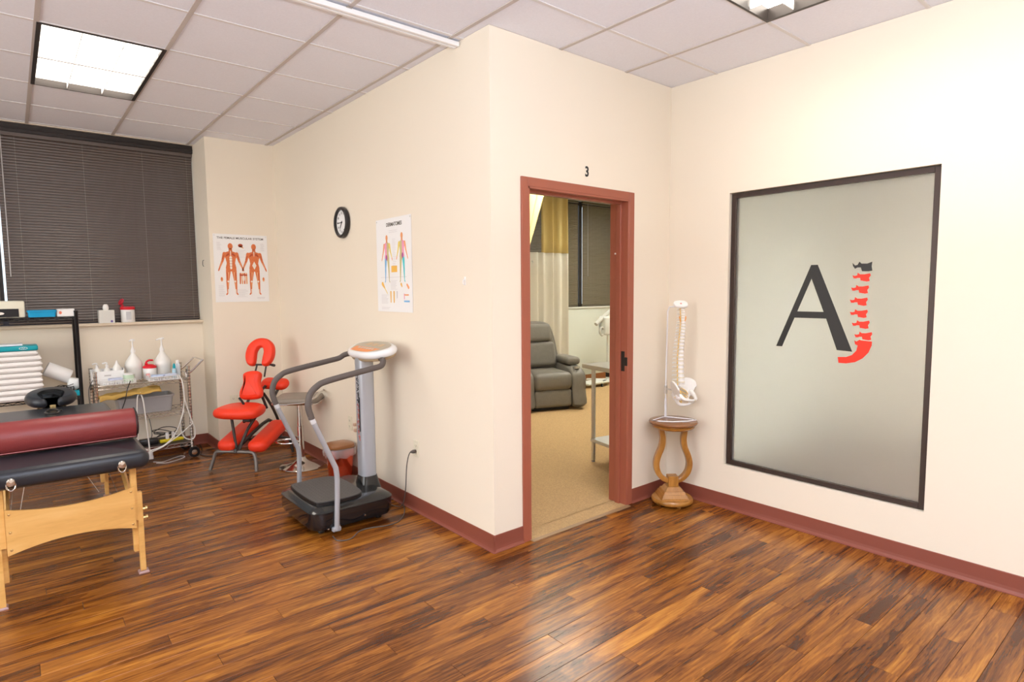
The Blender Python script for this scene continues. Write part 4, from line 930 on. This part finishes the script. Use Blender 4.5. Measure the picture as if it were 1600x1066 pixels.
for r in range(9):
    t = r/8
    for k in range(NC+1):
        u = k/NC; topp = A_.lerp(B_, u); low = C_+Vector((.10*u, 0, .0)); p = topp.lerp(low, t)
        vs.append((p.x-2.2, p.y-2.2+.02*math.sin(u*PI*10)*(1-.6*t), p.z-2.2))
ob = MB().add(vs, [(r*(NC+1)+k, r*(NC+1)+k+1, (r+1)*(NC+1)+k+1, (r+1)*(NC+1)+k) for r in range(8) for k in range(NC)], smooth=True).build('mesh_header', CMESH, cu, recalc=False)
ob.modifiers.new('thick', 'SOLIDIFY').thickness = .002
MB().tube([(A_.x-2.2, .4, .706), (B_.x-2.2, .4, .706)], .008, 6).build('rail', WHITE, cu)

# stainless table
tt = empty('steel_table', (1.81, .88, 0), rz=math.radians(-12), label='stainless steel work table with a lower shelf right of the doorway', cat='table')
MB().box(-.085, .62, -.66, .06, .845, .882, bev=.004).build('top', mat('steel_top', (.72, .70, .64), .3, metal=.7, var=.05, scale=40, stretch=(1, 8, 1)), tt)
for x, y in ((0, 0), (.56, 0), (0, -.60), (.56, -.60)):
    g = MB().lathe([(.019, .02), (.019, .845)], 16, cx=x, cy=y).build('leg', STEEL, tt)
    MB().lathe([(.010, 0), (.017, .004), (.014, .03)], 12, cx=x, cy=y).build('foot', mat('grey_foot', (.3, .3, .3), .5), g)
MB().box(-.02, .58, -.62, .02, .185, .215, bev=.004).build('shelf', mat('galvanised', (.60, .60, .58), .4, metal=.5), tt)

# medical stand (only its head, mast and base show behind the jamb)
MW = mat('device_white', (.80, .82, .78), .35)
md_ = empty('medical_stand', (5.25, 3.72, 0), label='white wheeled medical device stand against the far wall past the doorway', cat='medical device')
for a in (.35, 2.2, 3.6, 5.2):
    lg = MB().box(0, .34, -.03, .03, .055, .085, bev=.008, M=Matrix.Rotation(a, 4, 'Z')).build('base_leg', MW, md_)
    MB().lathe([(.028, -.012), (.030, 0), (.028, .012)], 14, M=Matrix.Rotation(a, 4, 'Z') @ Matrix.Translation((.32, 0, .03)) @ Matrix.Rotation(PI/2, 4, 'X')).build('caster', BLACK, lg)
MB().box(-.60, -.08, -.14, .10, .05, .085, bev=.01).build('base_plate', MW, md_)
MB().lathe([(.028, .08), (.028, .28), (.018, .285), (.018, .85)], 16).build('mast', MW, md_)
MB().lathe([(.032, .12), (.032, .21)], 16).build('mast_collar', BLACK, md_)
MB().add(*puff(-.14, .16, -.09, .09, .80, 1.10, .04), smooth=True).build('head', MW, md_)
MB().tube([(-.28, 0, .98), (-.12, 0, 1.08), (.10, 0, 1.20), (.22, 0, 1.24)], .032, 10, smooth=3).build('arm', mat('device_grey', (.55, .55, .50), .35), md_)
MB().tube([(-.17, -.02, .93), (-.21, -.02, .86), (-.16, -.02, .80), (-.10, -.02, .86)], .018, 8, smooth=3, closed=True).build('handle', MATS['device_grey'], md_)
MB().lathe([(.0, 0), (.022, .005), (.022, .03), (0, .035)], 12, cx=.03, cy=-.1, M=Matrix.Translation((0, 0, .56))).build('knob', BLACK, md_)
wc = MB().tube([on_z(x, y, .012) for x, y in ((905, 600), (909, 596), (903, 604), (911, 602))], .005, 6, smooth=4)
wc.build('floor_cable', CORDW, label='white cable lying on the carpet left of the medical stand', cat='cord')
# ------------------------------------------------------------ wire cart
ct = empty('wire_cart', (-1.225, 3.62, 0), label='chrome wire shelf utility cart on black casters below the window', cat='cart')
xa, xb, ya, yb = -.355, .355, -.17, .19
def post(x, y, ztop): 
    p = MB().lathe([(.0145, .09), (.0145, ztop-.012), (.017, ztop-.01), (.017, ztop), (0, ztop+.003)], 12, cx=x, cy=y).build('post', CHROME, ct)
    rg_ = MB()
    for k in range(int((ztop-.12)/.028)): rg_.lathe([(.0146, .12+k*.028), (.0154, .123+k*.028), (.0146, .126+k*.028)], 10, cx=x, cy=y)
    rg_.build('groove_rings', DGREY, p, kind='stuff')
    w = MB().lathe([(.030, -.012), (.048, -.010), (.050, 0), (.048, .010), (.030, .012)], 20, M=Matrix.Translation((x+.012, y, .050)) @ Matrix.Rotation(PI/2, 4, 'X')).build('caster', BLACK, p)
    MB().lathe([(.022, -.002), (.024, .004), (.0, .005)], 14, M=Matrix.Translation((x+.012, y-.012, .050)) @ Matrix.Rotation(PI/2, 4, 'X')).build('hub', CHROME, p)
    MB().box(x-.02, x+.035, y-.022, y+.022, .085, .103, bev=.004).build('caster_fork', BLACK, p)
for x, y in ((xa, ya), (xb, ya), (xa, yb), (xb, yb)): post(x, y, .868 if x < 0 else .862)
def wshelf(z):
    s_ = empty('shelf', (0, 0, z)); s_.parent = ct
    for zz in (0, -.030):
        b = MB()
        for y in (ya, yb): b.tube([(xa, y, zz), (xb, y, zz)], .0030, 6)
        for x in (xa, xb): b.tube([(x, ya, zz), (x, yb, zz)], .0030, 6)
        b.build('rim_wire', CHROME, s_)
    b = MB(); n = 26
    for y in (ya, yb): b.tube([(xa+(xb-xa)*k/n, y, -.004 if k % 2 else -.026) for k in range(n+1)], .0022, 5)
    for x in (xa, xb): b.tube([(x, ya+(yb-ya)*k/12, -.004 if k % 2 else -.026) for k in range(13)], .0022, 5)
    b.build('truss_wire', CHROME, s_)
    b = MB(); 
    for k in range(29): b.tube([(xa+(xb-xa)*k/28, ya, .002), (xa+(xb-xa)*k/28, yb, .002)], .0016, 5)
    b.build('deck_wires', CHROME, s_, kind='stuff')
for z in (.742, .452, .150): wshelf(z)
MB().box(xa+.02, xb-.02, ya+.01, yb-.01, .1545, .158).build('shelf_liner', mat('liner_dark', (.045, .035, .03), .5), ct)
MB().tube([(xb, ya, .80), (xb+.02, ya, .805), (xb+.115, ya+.01, .895), (xb+.125, ya+.04, .905), (xb+.125, yb-.04, .905), (xb+.115, yb-.01, .895), (xb+.02, yb, .805), (xb, yb, .80)], .0085, 8, smooth=3).build('handle', CHROME, ct)
for x in (xb-.02,):
    MB().tube([(x, ya, .76), (x, ya+.01, .80), (x, yb-.01, .80), (x, yb, .76)], .003, 6).build('side_ledge', CHROME, ct)
def lathe_thing(name, x, y, z, parts, label, cat, grp=None):
    o = empty(name, (x, y, z), label=label, cat=cat, group=grp)
    for nm, prof, m in parts: MB().lathe(prof, 24).build(nm, m, o)
    return o
Z0 = .747
def tray(name, x, y, z, w, d, h, m, label, cat='tray', n=14):
    o = empty(name, (x, y, z), label=label, cat=cat)
    MB().prism(rrect(-w/2, w/2, -d/2, d/2, .012, 3), 0, .003).build('bottom', m, o)
    b = MB(); b.tube([(p[0], p[1], h) for p in rrect(-w/2, w/2, -d/2, d/2, .012, 3)], .003, 6, closed=True)
    b.tube([(p[0], p[1], h*.5) for p in rrect(-w/2, w/2, -d/2, d/2, .012, 3)], .0018, 5, closed=True).build('rim', m, o)
    b = MB()
    for k in range(n+1):
        x_ = -w/2+w*k/n
        for y_ in (-d/2, d/2): b.box(x_-.002, x_+.002, y_-.0015, y_+.0015, 0, h)
    for k in range(7):
        y_ = -d/2+d*k/6
        for x_ in (-w/2, w/2): b.box(x_-.0015, x_+.0015, y_-.002, y_+.002, 0, h)
    b.build('side_bars', m, o, kind='stuff'); return o
tray('wire_tray', -1.415, 3.535, Z0, .26, .15, .035, WHITE, 'white slotted tray at the front left of the cart top')
tray('wire_tray', -1.065, 3.525, Z0, .24, .15, .035, WHITE, 'white slotted tray holding blue packets at the front right of the cart top')
for k, (x, y, r, c, lb_) in enumerate(((-1.43, 3.53, .1, (.55, .60, .78), 'pale blue folded packet in the front left cart tray'), (-1.11, 3.52, -.15, (.50, .60, .80), 'blue packet at the left of the front right cart tray'), (-1.01, 3.525, .2, (.62, .68, .82), 'pale blue packet at the right of the front right cart tray'))):
    MB().cushion(rrect(-.05, .05, -.035, .035, .01, 3), .022, .006, M=Matrix.Rotation(r, 4, 'Z')).build('packet', mat('packet_blue_%d' % k, c, .5, var=.15, scale=60), label=lb_, cat='packet', loc=(x, y, Z0+.0255+.012))
cd = empty('bottle_caddy', (-1.50, 3.66, Z0), label='white plastic caddy holding pump bottles at the left of the cart', cat='caddy')
MB().box(-.095, .150, -.05, .05, 0, .004).box(-.095, -.091, -.05, .05, .004, .12, bev=.001).box(.146, .150, -.05, .05, .004, .12, bev=.001).box(-.091, .146, .046, .05, .004, .12, bev=.001).box(-.091, .146, -.05, -.046, .004, .105, bev=.001).build('box', WHITE, cd)
MB().box(.0, .05, -.0512, -.050, .06, .072).build('label_print', mat('faded_print', (.55, .52, .50), .5), cd)
def pump(x, y, z, r, hb, hp, m, label, grp=None, rz=0, s=1):
    o = empty('pump_bottle', (x, y, z), rz=rz, label=label, cat='bottle', group=grp)
    MB().lathe([(r*.9, 0), (r, .006), (r, hb*.72), (r*.75, hb*.86), (r*.38, hb*.95), (r*.36, hb)], 24).build('bottle', m, o)
    MB().lathe([(r*.42, hb), (r*.42, hb+.014*s), (.006*s, hb+.017*s), (.005*s, hb+hp)], 14).build('collar', WHITE, o)
    MB().tube([(.004*s, 0, hb+hp), (-.010*s, 0, hb+hp+.006*s), (-.034*s, 0, hb+hp-.002*s)], .0065*s, 8).build('pump_head', WHITE, o)
CLR = mat('milky_plastic', (.85, .84, .80), .28, var=.02)
for k, (x, lb_) in enumerate(((-1.545, 'small white pump bottle leftmost in the white caddy'), (-1.472, 'small white pump bottle in the middle of the white caddy'))):
    pump(x, 3.66, Z0+.005, .028, .135, .030, CLR, lb_, 'pump bottles in the caddy')
nb = empty('nozzle_bottle', (-1.398, 3.66, Z0+.005), label='small white bottle with a cone nozzle at the right of the caddy', cat='bottle')
MB().lathe([(.030, 0), (.032, .01), (.032, .12), (.026, .135), (.015, .150)], 20).build('bottle', CLR, nb)
MB().lathe([(.016, .150), (.014, .155), (.003, .185), (0, .186)], 14).build('nozzle', WHITE, nb)
gt = empty('green_tub', (-1.325, 3.562, Z0+.004), label='pale green translucent tub on the cart between caddy and jugs', cat='tub')
MB().lathe([(.036, 0), (.040, .004), (.043, .062)], 24).build('cup', mat('pale_green', (.62, .78, .58), .3), gt)
MB().lathe([(.044, .062), (.046, .070), (.040, .074), (0, .075)], 24).build('lid', WHITE, gt)
def jug(x, y, lb_, rz):
    o = empty('pump_jug', (x, y, Z0), rz=rz, label=lb_, cat='jug', group='tall gel jugs on the cart')
    MB().lathe([(.060, 0), (.064, .008), (.064, .080), (.0655, .084), (.0655, .092), (.070, .10), (.071, .135), (.062, .165), (.040, .200), (.018, .235), (.015, .25)], 32).build('jug', CLR, o)
    MB().lathe([(.020, .245), (.020, .262), (.012, .285), (.007, .300), (.0055, .352)], 16).build('pump_stem', WHITE, o)
    MB().tube([(.022, 0, .360), (.0, 0, .362), (-.020, 0, .358), (-.045, 0, .350)], .0095, 8, taper=(1, .6)).lathe([(.018, .352), (.020, .360), (.012, .368), (0, .369)], 14).build('pump_head', WHITE, o)
jug(-1.262, 3.72, 'tall white pump jug left of the red lidded tub', -1.2); jug(-1.030, 3.72, 'tall white pump jug right of the red lidded tub', .15)
wt_ = empty('wipes_tub', (-1.146, 3.66, Z0), label='white tub with red pull lid standing between the two pump jugs', cat='tub')
MB().lathe([(.050, 0), (.054, .006), (.054, .098), (.050, .104)], 28).build('tub', WHITE, wt_)
MB().lathe([(.056, .100), (.057, .108), (.050, .120), (.028, .132), (.020, .134), (0, .134)], 28).build('lid', RED, wt_)
MB().tube([(-.030, 0, .140), (-.020, 0, .160), (.0, 0, .170), (.03, 0, .168)], .008, 8, smooth=3).tube([(-.02, 0, .13), (-.028, 0, .145)], .012, 8).build('lid_handle', RED, wt_)
MB().box(-.045, -.015, -.0585, -.045, .02, .055, bev=.002, M=Matrix.Rotation(.1, 4, 'Z')).build('label_print', mat('pink_print', (.85, .42, .40), .5), wt_)
bb = empty('dropper_bottle', (-.958, 3.60, Z0), label='small teal topped bottle at the right end of the cart', cat='bottle')
MB().lathe([(.017, 0), (.019, .004), (.019, .075), (.010, .088)], 18).build('bottle', mat('pale_blue_plastic', (.42, .60, .70), .25), bb)
MB().lathe([(.012, .086), (.013, .10), (.008, .125), (.004, .13), (0, .131)], 14).build('cap', TEAL, bb)
sb = empty('squeeze_bottle', (-.920, 3.64, Z0), label='slim white bottle behind the teal topped bottle on the cart', cat='bottle')
MB().lathe([(.020, 0), (.022, .005), (.022, .115), (.013, .128)], 18).build('bottle', mat('bluish_plastic', (.72, .78, .82), .3), sb)
MB().lathe([(.015, .126), (.015, .152), (.010, .156), (0, .156)], 14).build('cap', WHITE, sb)
ab = empty('amber_bottle', (-.868, 3.53, Z0+.0), label='tiny dark amber bottle beside the cart handle', cat='bottle')
MB().lathe([(.013, 0), (.014, .004), (.014, .05), (.007, .06)], 14).build('bottle', mat('amber_glass', (.10, .03, .01), .15), ab)
MB().lathe([(.009, .058), (.009, .078), (0, .079)], 12).build('cap', BLACK, ab)
# grey bin and yellow cloth on the middle shelf
gb = empty('storage_bin', (-1.21, 3.63, .456), label='grey translucent storage bin on the middle shelf of the cart', cat='bin')
hw, hd2 = .215, .13
bo_ = [[(x, y, z_) for x, y in rrect(-hw*k, hw*k, -hd2*k, hd2*k, .025, 4)] for z_, k in ((0, .93), (.004, .94), (.135, 1.0), (.137, 1.06), (.150, 1.06))]
bi_ = [[(x, y, z_) for x, y in rrect(-hw*k, hw*k, -hd2*k, hd2*k, .025, 4)] for z_, k in ((.150, .99), (.010, .92))]
MB().add(*loft(bo_+bi_), smooth=False).build('tub', GREYBIN, gb)
YC = mat('yellow_cloth', (.52, .33, .08), .8, var=.15, scale=20)
yc = MB(); random.seed(5); NX, NY = 26, 8; vs = []
for j in range(NY+1):
    for i in range(NX+1):
        u, v = i/NX, j/NY; vs.append((-.23+.46*u, -.14+.2*v, .008*math.sin(u*19+v*6)*math.sin(u*5+1)+.012*math.sin(v*11+u*3)+.045*u+random.uniform(-.003, .003)-.03*(v < .05)))
yo = yc.add(vs, [(j*(NX+1)+i, j*(NX+1)+i+1, (j+1)*(NX+1)+i+1, (j+1)*(NX+1)+i) for j in range(NY) for i in range(NX)], smooth=True).build('yellow_cloth', YC, label='crumpled yellow cloth heaped under the cart top', cat='cloth', loc=(-1.33, 3.56, .640), recalc=False)
yo.modifiers.new('thick', 'SOLIDIFY').thickness = .006
# hanging probe cords
def cord(name, pts, r, m, label, loc=None, smooth=6):
    return MB().tube([Vector(p) for p in pts], r, 7, smooth=smooth).build(name, m, label=label, cat='cord')
yf = 3.425
cord('hanging_cord', [(-1.272, yf+.02, .655), (-1.29, yf, .60), (-1.300, yf, .42), (-1.302, yf, .24)], .0045, CORDW, 'left white cord hanging straight down in front of the cart')
cord('hanging_cord', [(-1.262, yf+.02, .660), (-1.245, yf, .58), (-1.230, yf, .36), (-1.218, yf, .13)], .0055, CORDW, 'thicker white cord slanting down from the middle of the cart')
MB().lathe([(.014, 0), (.018, .01), (.018, .04), (.010, .05)], 12).box(-.02, .02, -.012, .012, -.03, .004, bev=.004).build('cord_plug', mat('clear_plug', (.62, .60, .58), .3), label='clear plug at the foot of the slanting white cord', cat='plug', loc=(-1.213, yf, .082))
cord('hanging_cord', [(-.945, yf+.02, .775), (-.93, yf, .72), (-.915, yf, .55), (-.872, yf, .36), (-.845, yf, .26), (-.858, yf, .19), (-.900, yf, .18), (-.945, yf, .22), (-.965, yf, .33), (-.935, yf, .46), (-.920, yf, .58), (-.925, yf, .70)], .0055, CORDW, 'white cord looping down by the right post of the cart')
cord('hanging_cord', [(-.930, yf-.006, .46), (-.97, yf-.006, .34), (-1.02, yf-.006, .24), (-1.10, yf-.006, .165), (-1.20, yf-.006, .135), (-1.26, yf-.006, .15)], .005, CORDW, 'white cord sweeping down left across the bottom shelf')
cord('hanging_cord', [(-.865, yf-.012, .33), (-.95, yf-.012, .26), (-1.03, yf-.012, .205), (-1.12, yf-.012, .150), (-1.20, yf-.012, .12)], .0045, CORDW, 'thin white cord crossing low in front of the yellow power strip')
cord('cable_loop', [(-1.20, 3.40, .03), (-1.12, 3.44, .006), (-1.02, 3.52, .005), (-.95, 3.56, .005), (-.93, 3.50, .005), (-1.00, 3.43, .005), (-1.10, 3.39, .005), (-1.18, 3.38, .02)], .0042, mat('grey_white_cord', (.55, .52, .50), .5), 'pale cord looped on the floor under the cart')
ps = empty('power_strip', (-1.02, 3.56, .159), rz=.1, label='yellow power strip with white plugs on the bottom shelf of the cart', cat='power strip')
MB().box(-.10, .10, -.025, .025, 0, .026, bev=.006).build('housing', mat('yellow_plastic', (.78, .62, .02), .35), ps)
for x in (-.035, .015): MB().box(x-.012, x+.014, -.014, .014, .026, .085, bev=.005).build('plug', WHITE, ps)
bd = empty('black_adapter', (-1.205, 3.55, .159), label='black power brick on the left of the bottom cart shelf', cat='adapter')
MB().box(-.075, .075, -.04, .04, 0, .055, bev=.012, seg=2).build('case', BLACK, bd); MB().tube([(.02, 0, .055), (.03, 0, .10), (.02, .02, .22), (.0, .06, .285)], .003, 6, smooth=4).build('lead', BLACK, bd)
random.seed(8); pts = []
for k in range(40):
    a = k*.72; pts.append((-1.06+.085*math.cos(a)*(1+.2*math.sin(k*1.3)), 3.63+.055*math.sin(a), .170+.0018*k+.02*(1+math.sin(k*.9))))
cord('tangled_cable', pts, .0038, DGREY, 'tangle of dark cables on the bottom shelf of the cart', smooth=4)
cord('draped_cable', [(-1.33, 3.44, .77), (-1.36, 3.41, .70), (-1.385, 3.40, .60), (-1.43, 3.40, .50), (-1.50, 3.40, .46)], .0035, BLACK, 'thin black cable draped from the cart top towards the massage table')
cord('draped_cable', [(-1.597, 3.46, .80), (-1.63, 3.45, .72), (-1.625, 3.45, .55), (-1.60, 3.45, .45)], .003, BLACK, 'thin black cable hanging off the left end of the cart')
co = [on_z(x, y, .006) for x, y in ((300, 690), (308, 690), (316, 702), (314, 710), (328, 713), (346, 710), (352, 704), (340, 701), (322, 703))]
MB().tube(co, .0042, 7, smooth=6).build('floor_cable', BLACK, label='dark cable coiled on the floor left of the red chair', cat='cord')

# ------------------------------------------------------------ black storage rack
rk = empty('storage_rack', (-2.15, 3.72, 0), label='black metal storage rack under the window at the left', cat='shelf rack')
RX0, RX1, RY0, RY1 = -.50, .478, -.135, .16
BM_ = mat('black_metal', (.018, .017, .018), .35, metal=.3)
for x, y in ((RX0, RY0), (RX1, RY0), (RX0, RY1), (RX1, RY1)): MB().lathe([(.014, 0), (.014, 1.375), (.016, 1.378), (.016, 1.39), (0, 1.392)], 12, cx=x, cy=y).build('post', BM_, rk)
def rshelf(z):
    s_ = empty('shelf', (0, 0, z)); s_.parent = rk
    MB().tube([(RX0, RY0, 0), (RX1, RY0, 0), (RX1, RY1, 0), (RX0, RY1, 0)], .0045, 6, closed=True).tube([(RX0, RY0, -.022), (RX1, RY0, -.022), (RX1, RY1, -.022), (RX0, RY1, -.022)], .004, 6, closed=True).build('rim_wire', BM_, s_)
    b = MB().tube([(RX0+(RX1-RX0)*k/30, RY0, -.004 if k % 2 else -.019) for k in range(31)], .003, 5)
    for k in range(33): b.tube([(RX0+(RX1-RX0)*k/32, RY0, .003), (RX0+(RX1-RX0)*k/32, RY1, .003)], .0022, 5)
    b.build('deck_wires', BM_, s_, kind='stuff')
for z in (1.338, .660, .18): rshelf(z)
T0 = 1.3435
pm = empty('audio_unit', (-2.20, 3.66, T0), label='cream boxed unit with a black front panel on top of the rack', cat='device')
MB().box(-.19, .195, -.07, .12, 0, .135, bev=.012, seg=2).build('case', mat('cream_plastic', (.80, .77, .62), .35), pm)
MB().box(-.19, .155, -.074, -.070, .006, .072, bev=.001).build('front_panel', mat('matt_black', (.010, .009, .010), .6), pm)
MB().prism(ellipse(.030, .011, 20, .035, .036), .074, .077, M=basis((0, 0, 0), (1, 0, 0), (0, 0, 1), (0, -1, 0))).build('badge', CHROME, pm)
bt_ = empty('blue_tray', (-1.898, 3.64, T0), label='bright blue plastic tray on top of the rack', cat='tray')
bo_ = [[(x, y, z_) for x, y in rrect(-.095*k, .095*k, -.07*k, .07*k, .012, 3)] for z_, k in ((0, .93), (.040, .97), (.041, 1.02), (.056, 1.03))]
bi_ = [[(x, y, z_) for x, y in rrect(-.095*k, .095*k, -.07*k, .07*k, .012, 3)] for z_, k in ((.056, .97), (.006, .9))]
MB().add(*loft(bo_+bi_)).build('tray', CYAN, bt_)
wb = empty('small_box', (-1.742, 3.64, T0), label='small white box with a red mark at the right end of the rack top', cat='box')
MB().box(-.058, .062, -.05, .05, 0, .062, bev=.002).build('box', PAPER, wb)
MB().prism(ellipse(.010, .013, 12, -.035, .032), .050, .0506, M=basis((0, 0, 0), (1, 0, 0), (0, 0, 1), (0, -1, 0))).build('red_mark', mat('salmon_print', (.85, .22, .12), .5), wb)
TOW = mat('towel_white', (.84, .81, .78), .9, var=.03, scale=60, bump=.5, bscale=140)
zt_ = .664; NT = 9; random.seed(21)
hts = [.050, .046, .044, .048, .044, .046, .044, .046, .042]
names = ['lowest', 'second lowest', 'third from the bottom', 'fourth from the bottom', 'fifth from the bottom', 'fourth from the top', 'third from the top', 'second from the top', 'topmost']
for k in range(NT):
    h_ = hts[k]; x1 = -1.925-(.02 if k == 8 else 0)+random.uniform(-.006, .006)
    t_ = empty('towel', (x1-.19, 3.69, zt_), label='folded white towel on the rack, %s of its stack' % names[k], cat='towel', group='folded white towels on the rack')
    b = MB(); b.add(*puff(-.20, .19, -.13, .12, 0, h_-.0015, h_*.42), smooth=True); b.build('outer_fold', TOW, t_)
    MB().add(*puff(-.195, .193, -.133, -.05, h_*.28, h_*.62, h_*.14), smooth=True).build('inner_fold', TOW, t_)
    zt_ += h_
tf = empty('teal_package', (-2.125, 3.68, zt_), label='teal flat package with a white oval emblem on the towel stack', cat='package')
MB().add(*puff(-.19, .185, -.12, .11, 0, .040, .012), smooth=True).build('pack', TEAL, tf)
MF = basis((0, -.1205, 0), (1, 0, 0), (0, 0, 1), (0, -1, 0))
MB().tube([(.09+.026*math.cos(a), .021+.009*math.sin(a), .0) for a in [2*PI*k/20 for k in range(20)]], .0016, 5, closed=True, M=MF).tube([(.078, .017, 0), (.085, .026, 0), (.092, .017, 0), (.10, .026, 0)], .0014, 5, M=MF).build('emblem', WHITE, tf)
MB().add(*puff(-.17, .09, -.10, .08, .0405, .055, .006), smooth=True).build('clear_film', mat('milky_film', (.75, .80, .85), .3), tf)
bk_ = empty('wire_basket', (-1.785, 3.62, .664), label='small black lattice basket on the middle shelf of the rack', cat='basket')
b = MB()
w_, d_, h_ = .062, .05, .085
for k in range(7):
    x = -w_+2*w_*k/6
    for y in (-d_, d_): b.box(x-.003, x+.003, y-.001, y+.001, 0, h_)
for k in range(6):
    y = -d_+2*d_*k/5
    for x in (-w_, w_): b.box(x-.001, x+.001, y-.003, y+.003, 0, h_)
b.build('side_bars', BLACK, bk_, kind='stuff')
b = MB().box(-w_, w_, -d_, d_, 0, .003)
for z_ in (.028, .055, .082):
    for y in (-d_, d_): b.box(-w_, w_, y-.0012, y+.0012, z_-.004, z_+.004)
    for x in (-w_, w_): b.box(x-.0012, x+.0012, -d_, d_, z_-.004, z_+.004)
b.build('bands', BLACK, bk_)
MB().tube([(-w_, -.03, .085), (-.03, -.045, .105), (.02, -.045, .095), (w_, -.03, .105)], .003, 6, smooth=4).build('handle', BLACK, bk_)
pr_ = MB().lathe([(.010, -.09), (.058, -.09), (.060, -.085), (.060, .085), (.058, .09), (.010, .09)], 28, M=Matrix.Rotation(math.radians(118), 4, 'Y'))
pr_.build('paper_roll', PAPER, label='white paper roll leaning over the black basket on the rack', cat='paper roll', loc=(-1.818, 3.70, .862))
MB().cushion(sp2([(-.045, -.03), (-.04, .04), (.01, .06), (.045, .0), (.03, -.045)], 3), .09, .02, M=Matrix.Rotation(.2, 4, 'Y')).build('plastic_wrap', mat('wrap_white', (.80, .82, .80), .3, bump=.5, bscale=30), label='crumpled clear wrapped bundle beside the black basket', cat='package', loc=(-1.712, 3.66, .765))
MB().add(*puff(-.024, .024, -.04, .04, 0, .045, .012), smooth=True).build('teal_pouch', mat('teal_cloth', (.0, .36, .46), .6), label='small teal pouch at the right end of the middle rack shelf', cat='pouch', loc=(-1.697, 3.62, .664))

# ------------------------------------------------------------ window sill
SZ = 1.262
tx = empty('tissue_box', (-1.424, 3.946, SZ), label='cube tissue box with a tissue sticking out on the window sill', cat='tissue box')
MB().box(-.060, .060, -.052, .052, 0, .118, bev=.002).build('box', mat('tissue_box_white', (.80, .80, .74), .5, var=.03), tx)
MB().prism(ellipse(.010, .010, 16, .036, .016), .0522, .053, M=basis((0, 0, 0), (1, 0, 0), (0, 0, 1), (0, -1, 0))).build('dot', mat('violet_print', (.18, .12, .40), .5), tx)
MB().add(*loft([[(x*s_, y*s_*.5, z_) for x, y in ellipse(.022, .02, 12)] for z_, s_ in ((.112, .8), (.135, 1.1), (.160, .9), (.172, .5))]), smooth=True).build('tissue', PAPER, tx)
wp = empty('wipes_canister', (-1.254, 3.948, SZ), label='white wipes canister with a flipped open red lid on the sill', cat='canister')
MB().lathe([(.052, 0), (.056, .006), (.056, .118), (.052, .124)], 32).build('tub', WHITE, wp)
MB().lathe([(.058, .118), (.060, .124), (.059, .140), (.050, .147), (0, .148)], 32).build('cap', RED, wp)
MB().lathe([(0, 0), (.030, 0), (.034, .006), (.030, .014), (0, .016)], 20, M=Matrix.Translation((-.040, .01, .188)) @ Matrix.Rotation(math.radians(-62), 4, 'Y') @ Matrix.Rotation(.3, 4, 'X')).box(-.05, -.030, -.012, .012, .140, .168, bev=.003).build('flip_lid', mat('dark_red_plastic', (.50, .004, .02), .3), wp)
MB().prism([(x, z_) for x, z_ in ((-.02, .025), (.02, .025), (.02, .10), (-.02, .10))], .0562, .0568, M=basis((0, 0, 0), (1, 0, 0), (0, 0, 1), (0, -1, 0))).build('label_print', mat('grey_print', (.60, .60, .62), .5), wp)
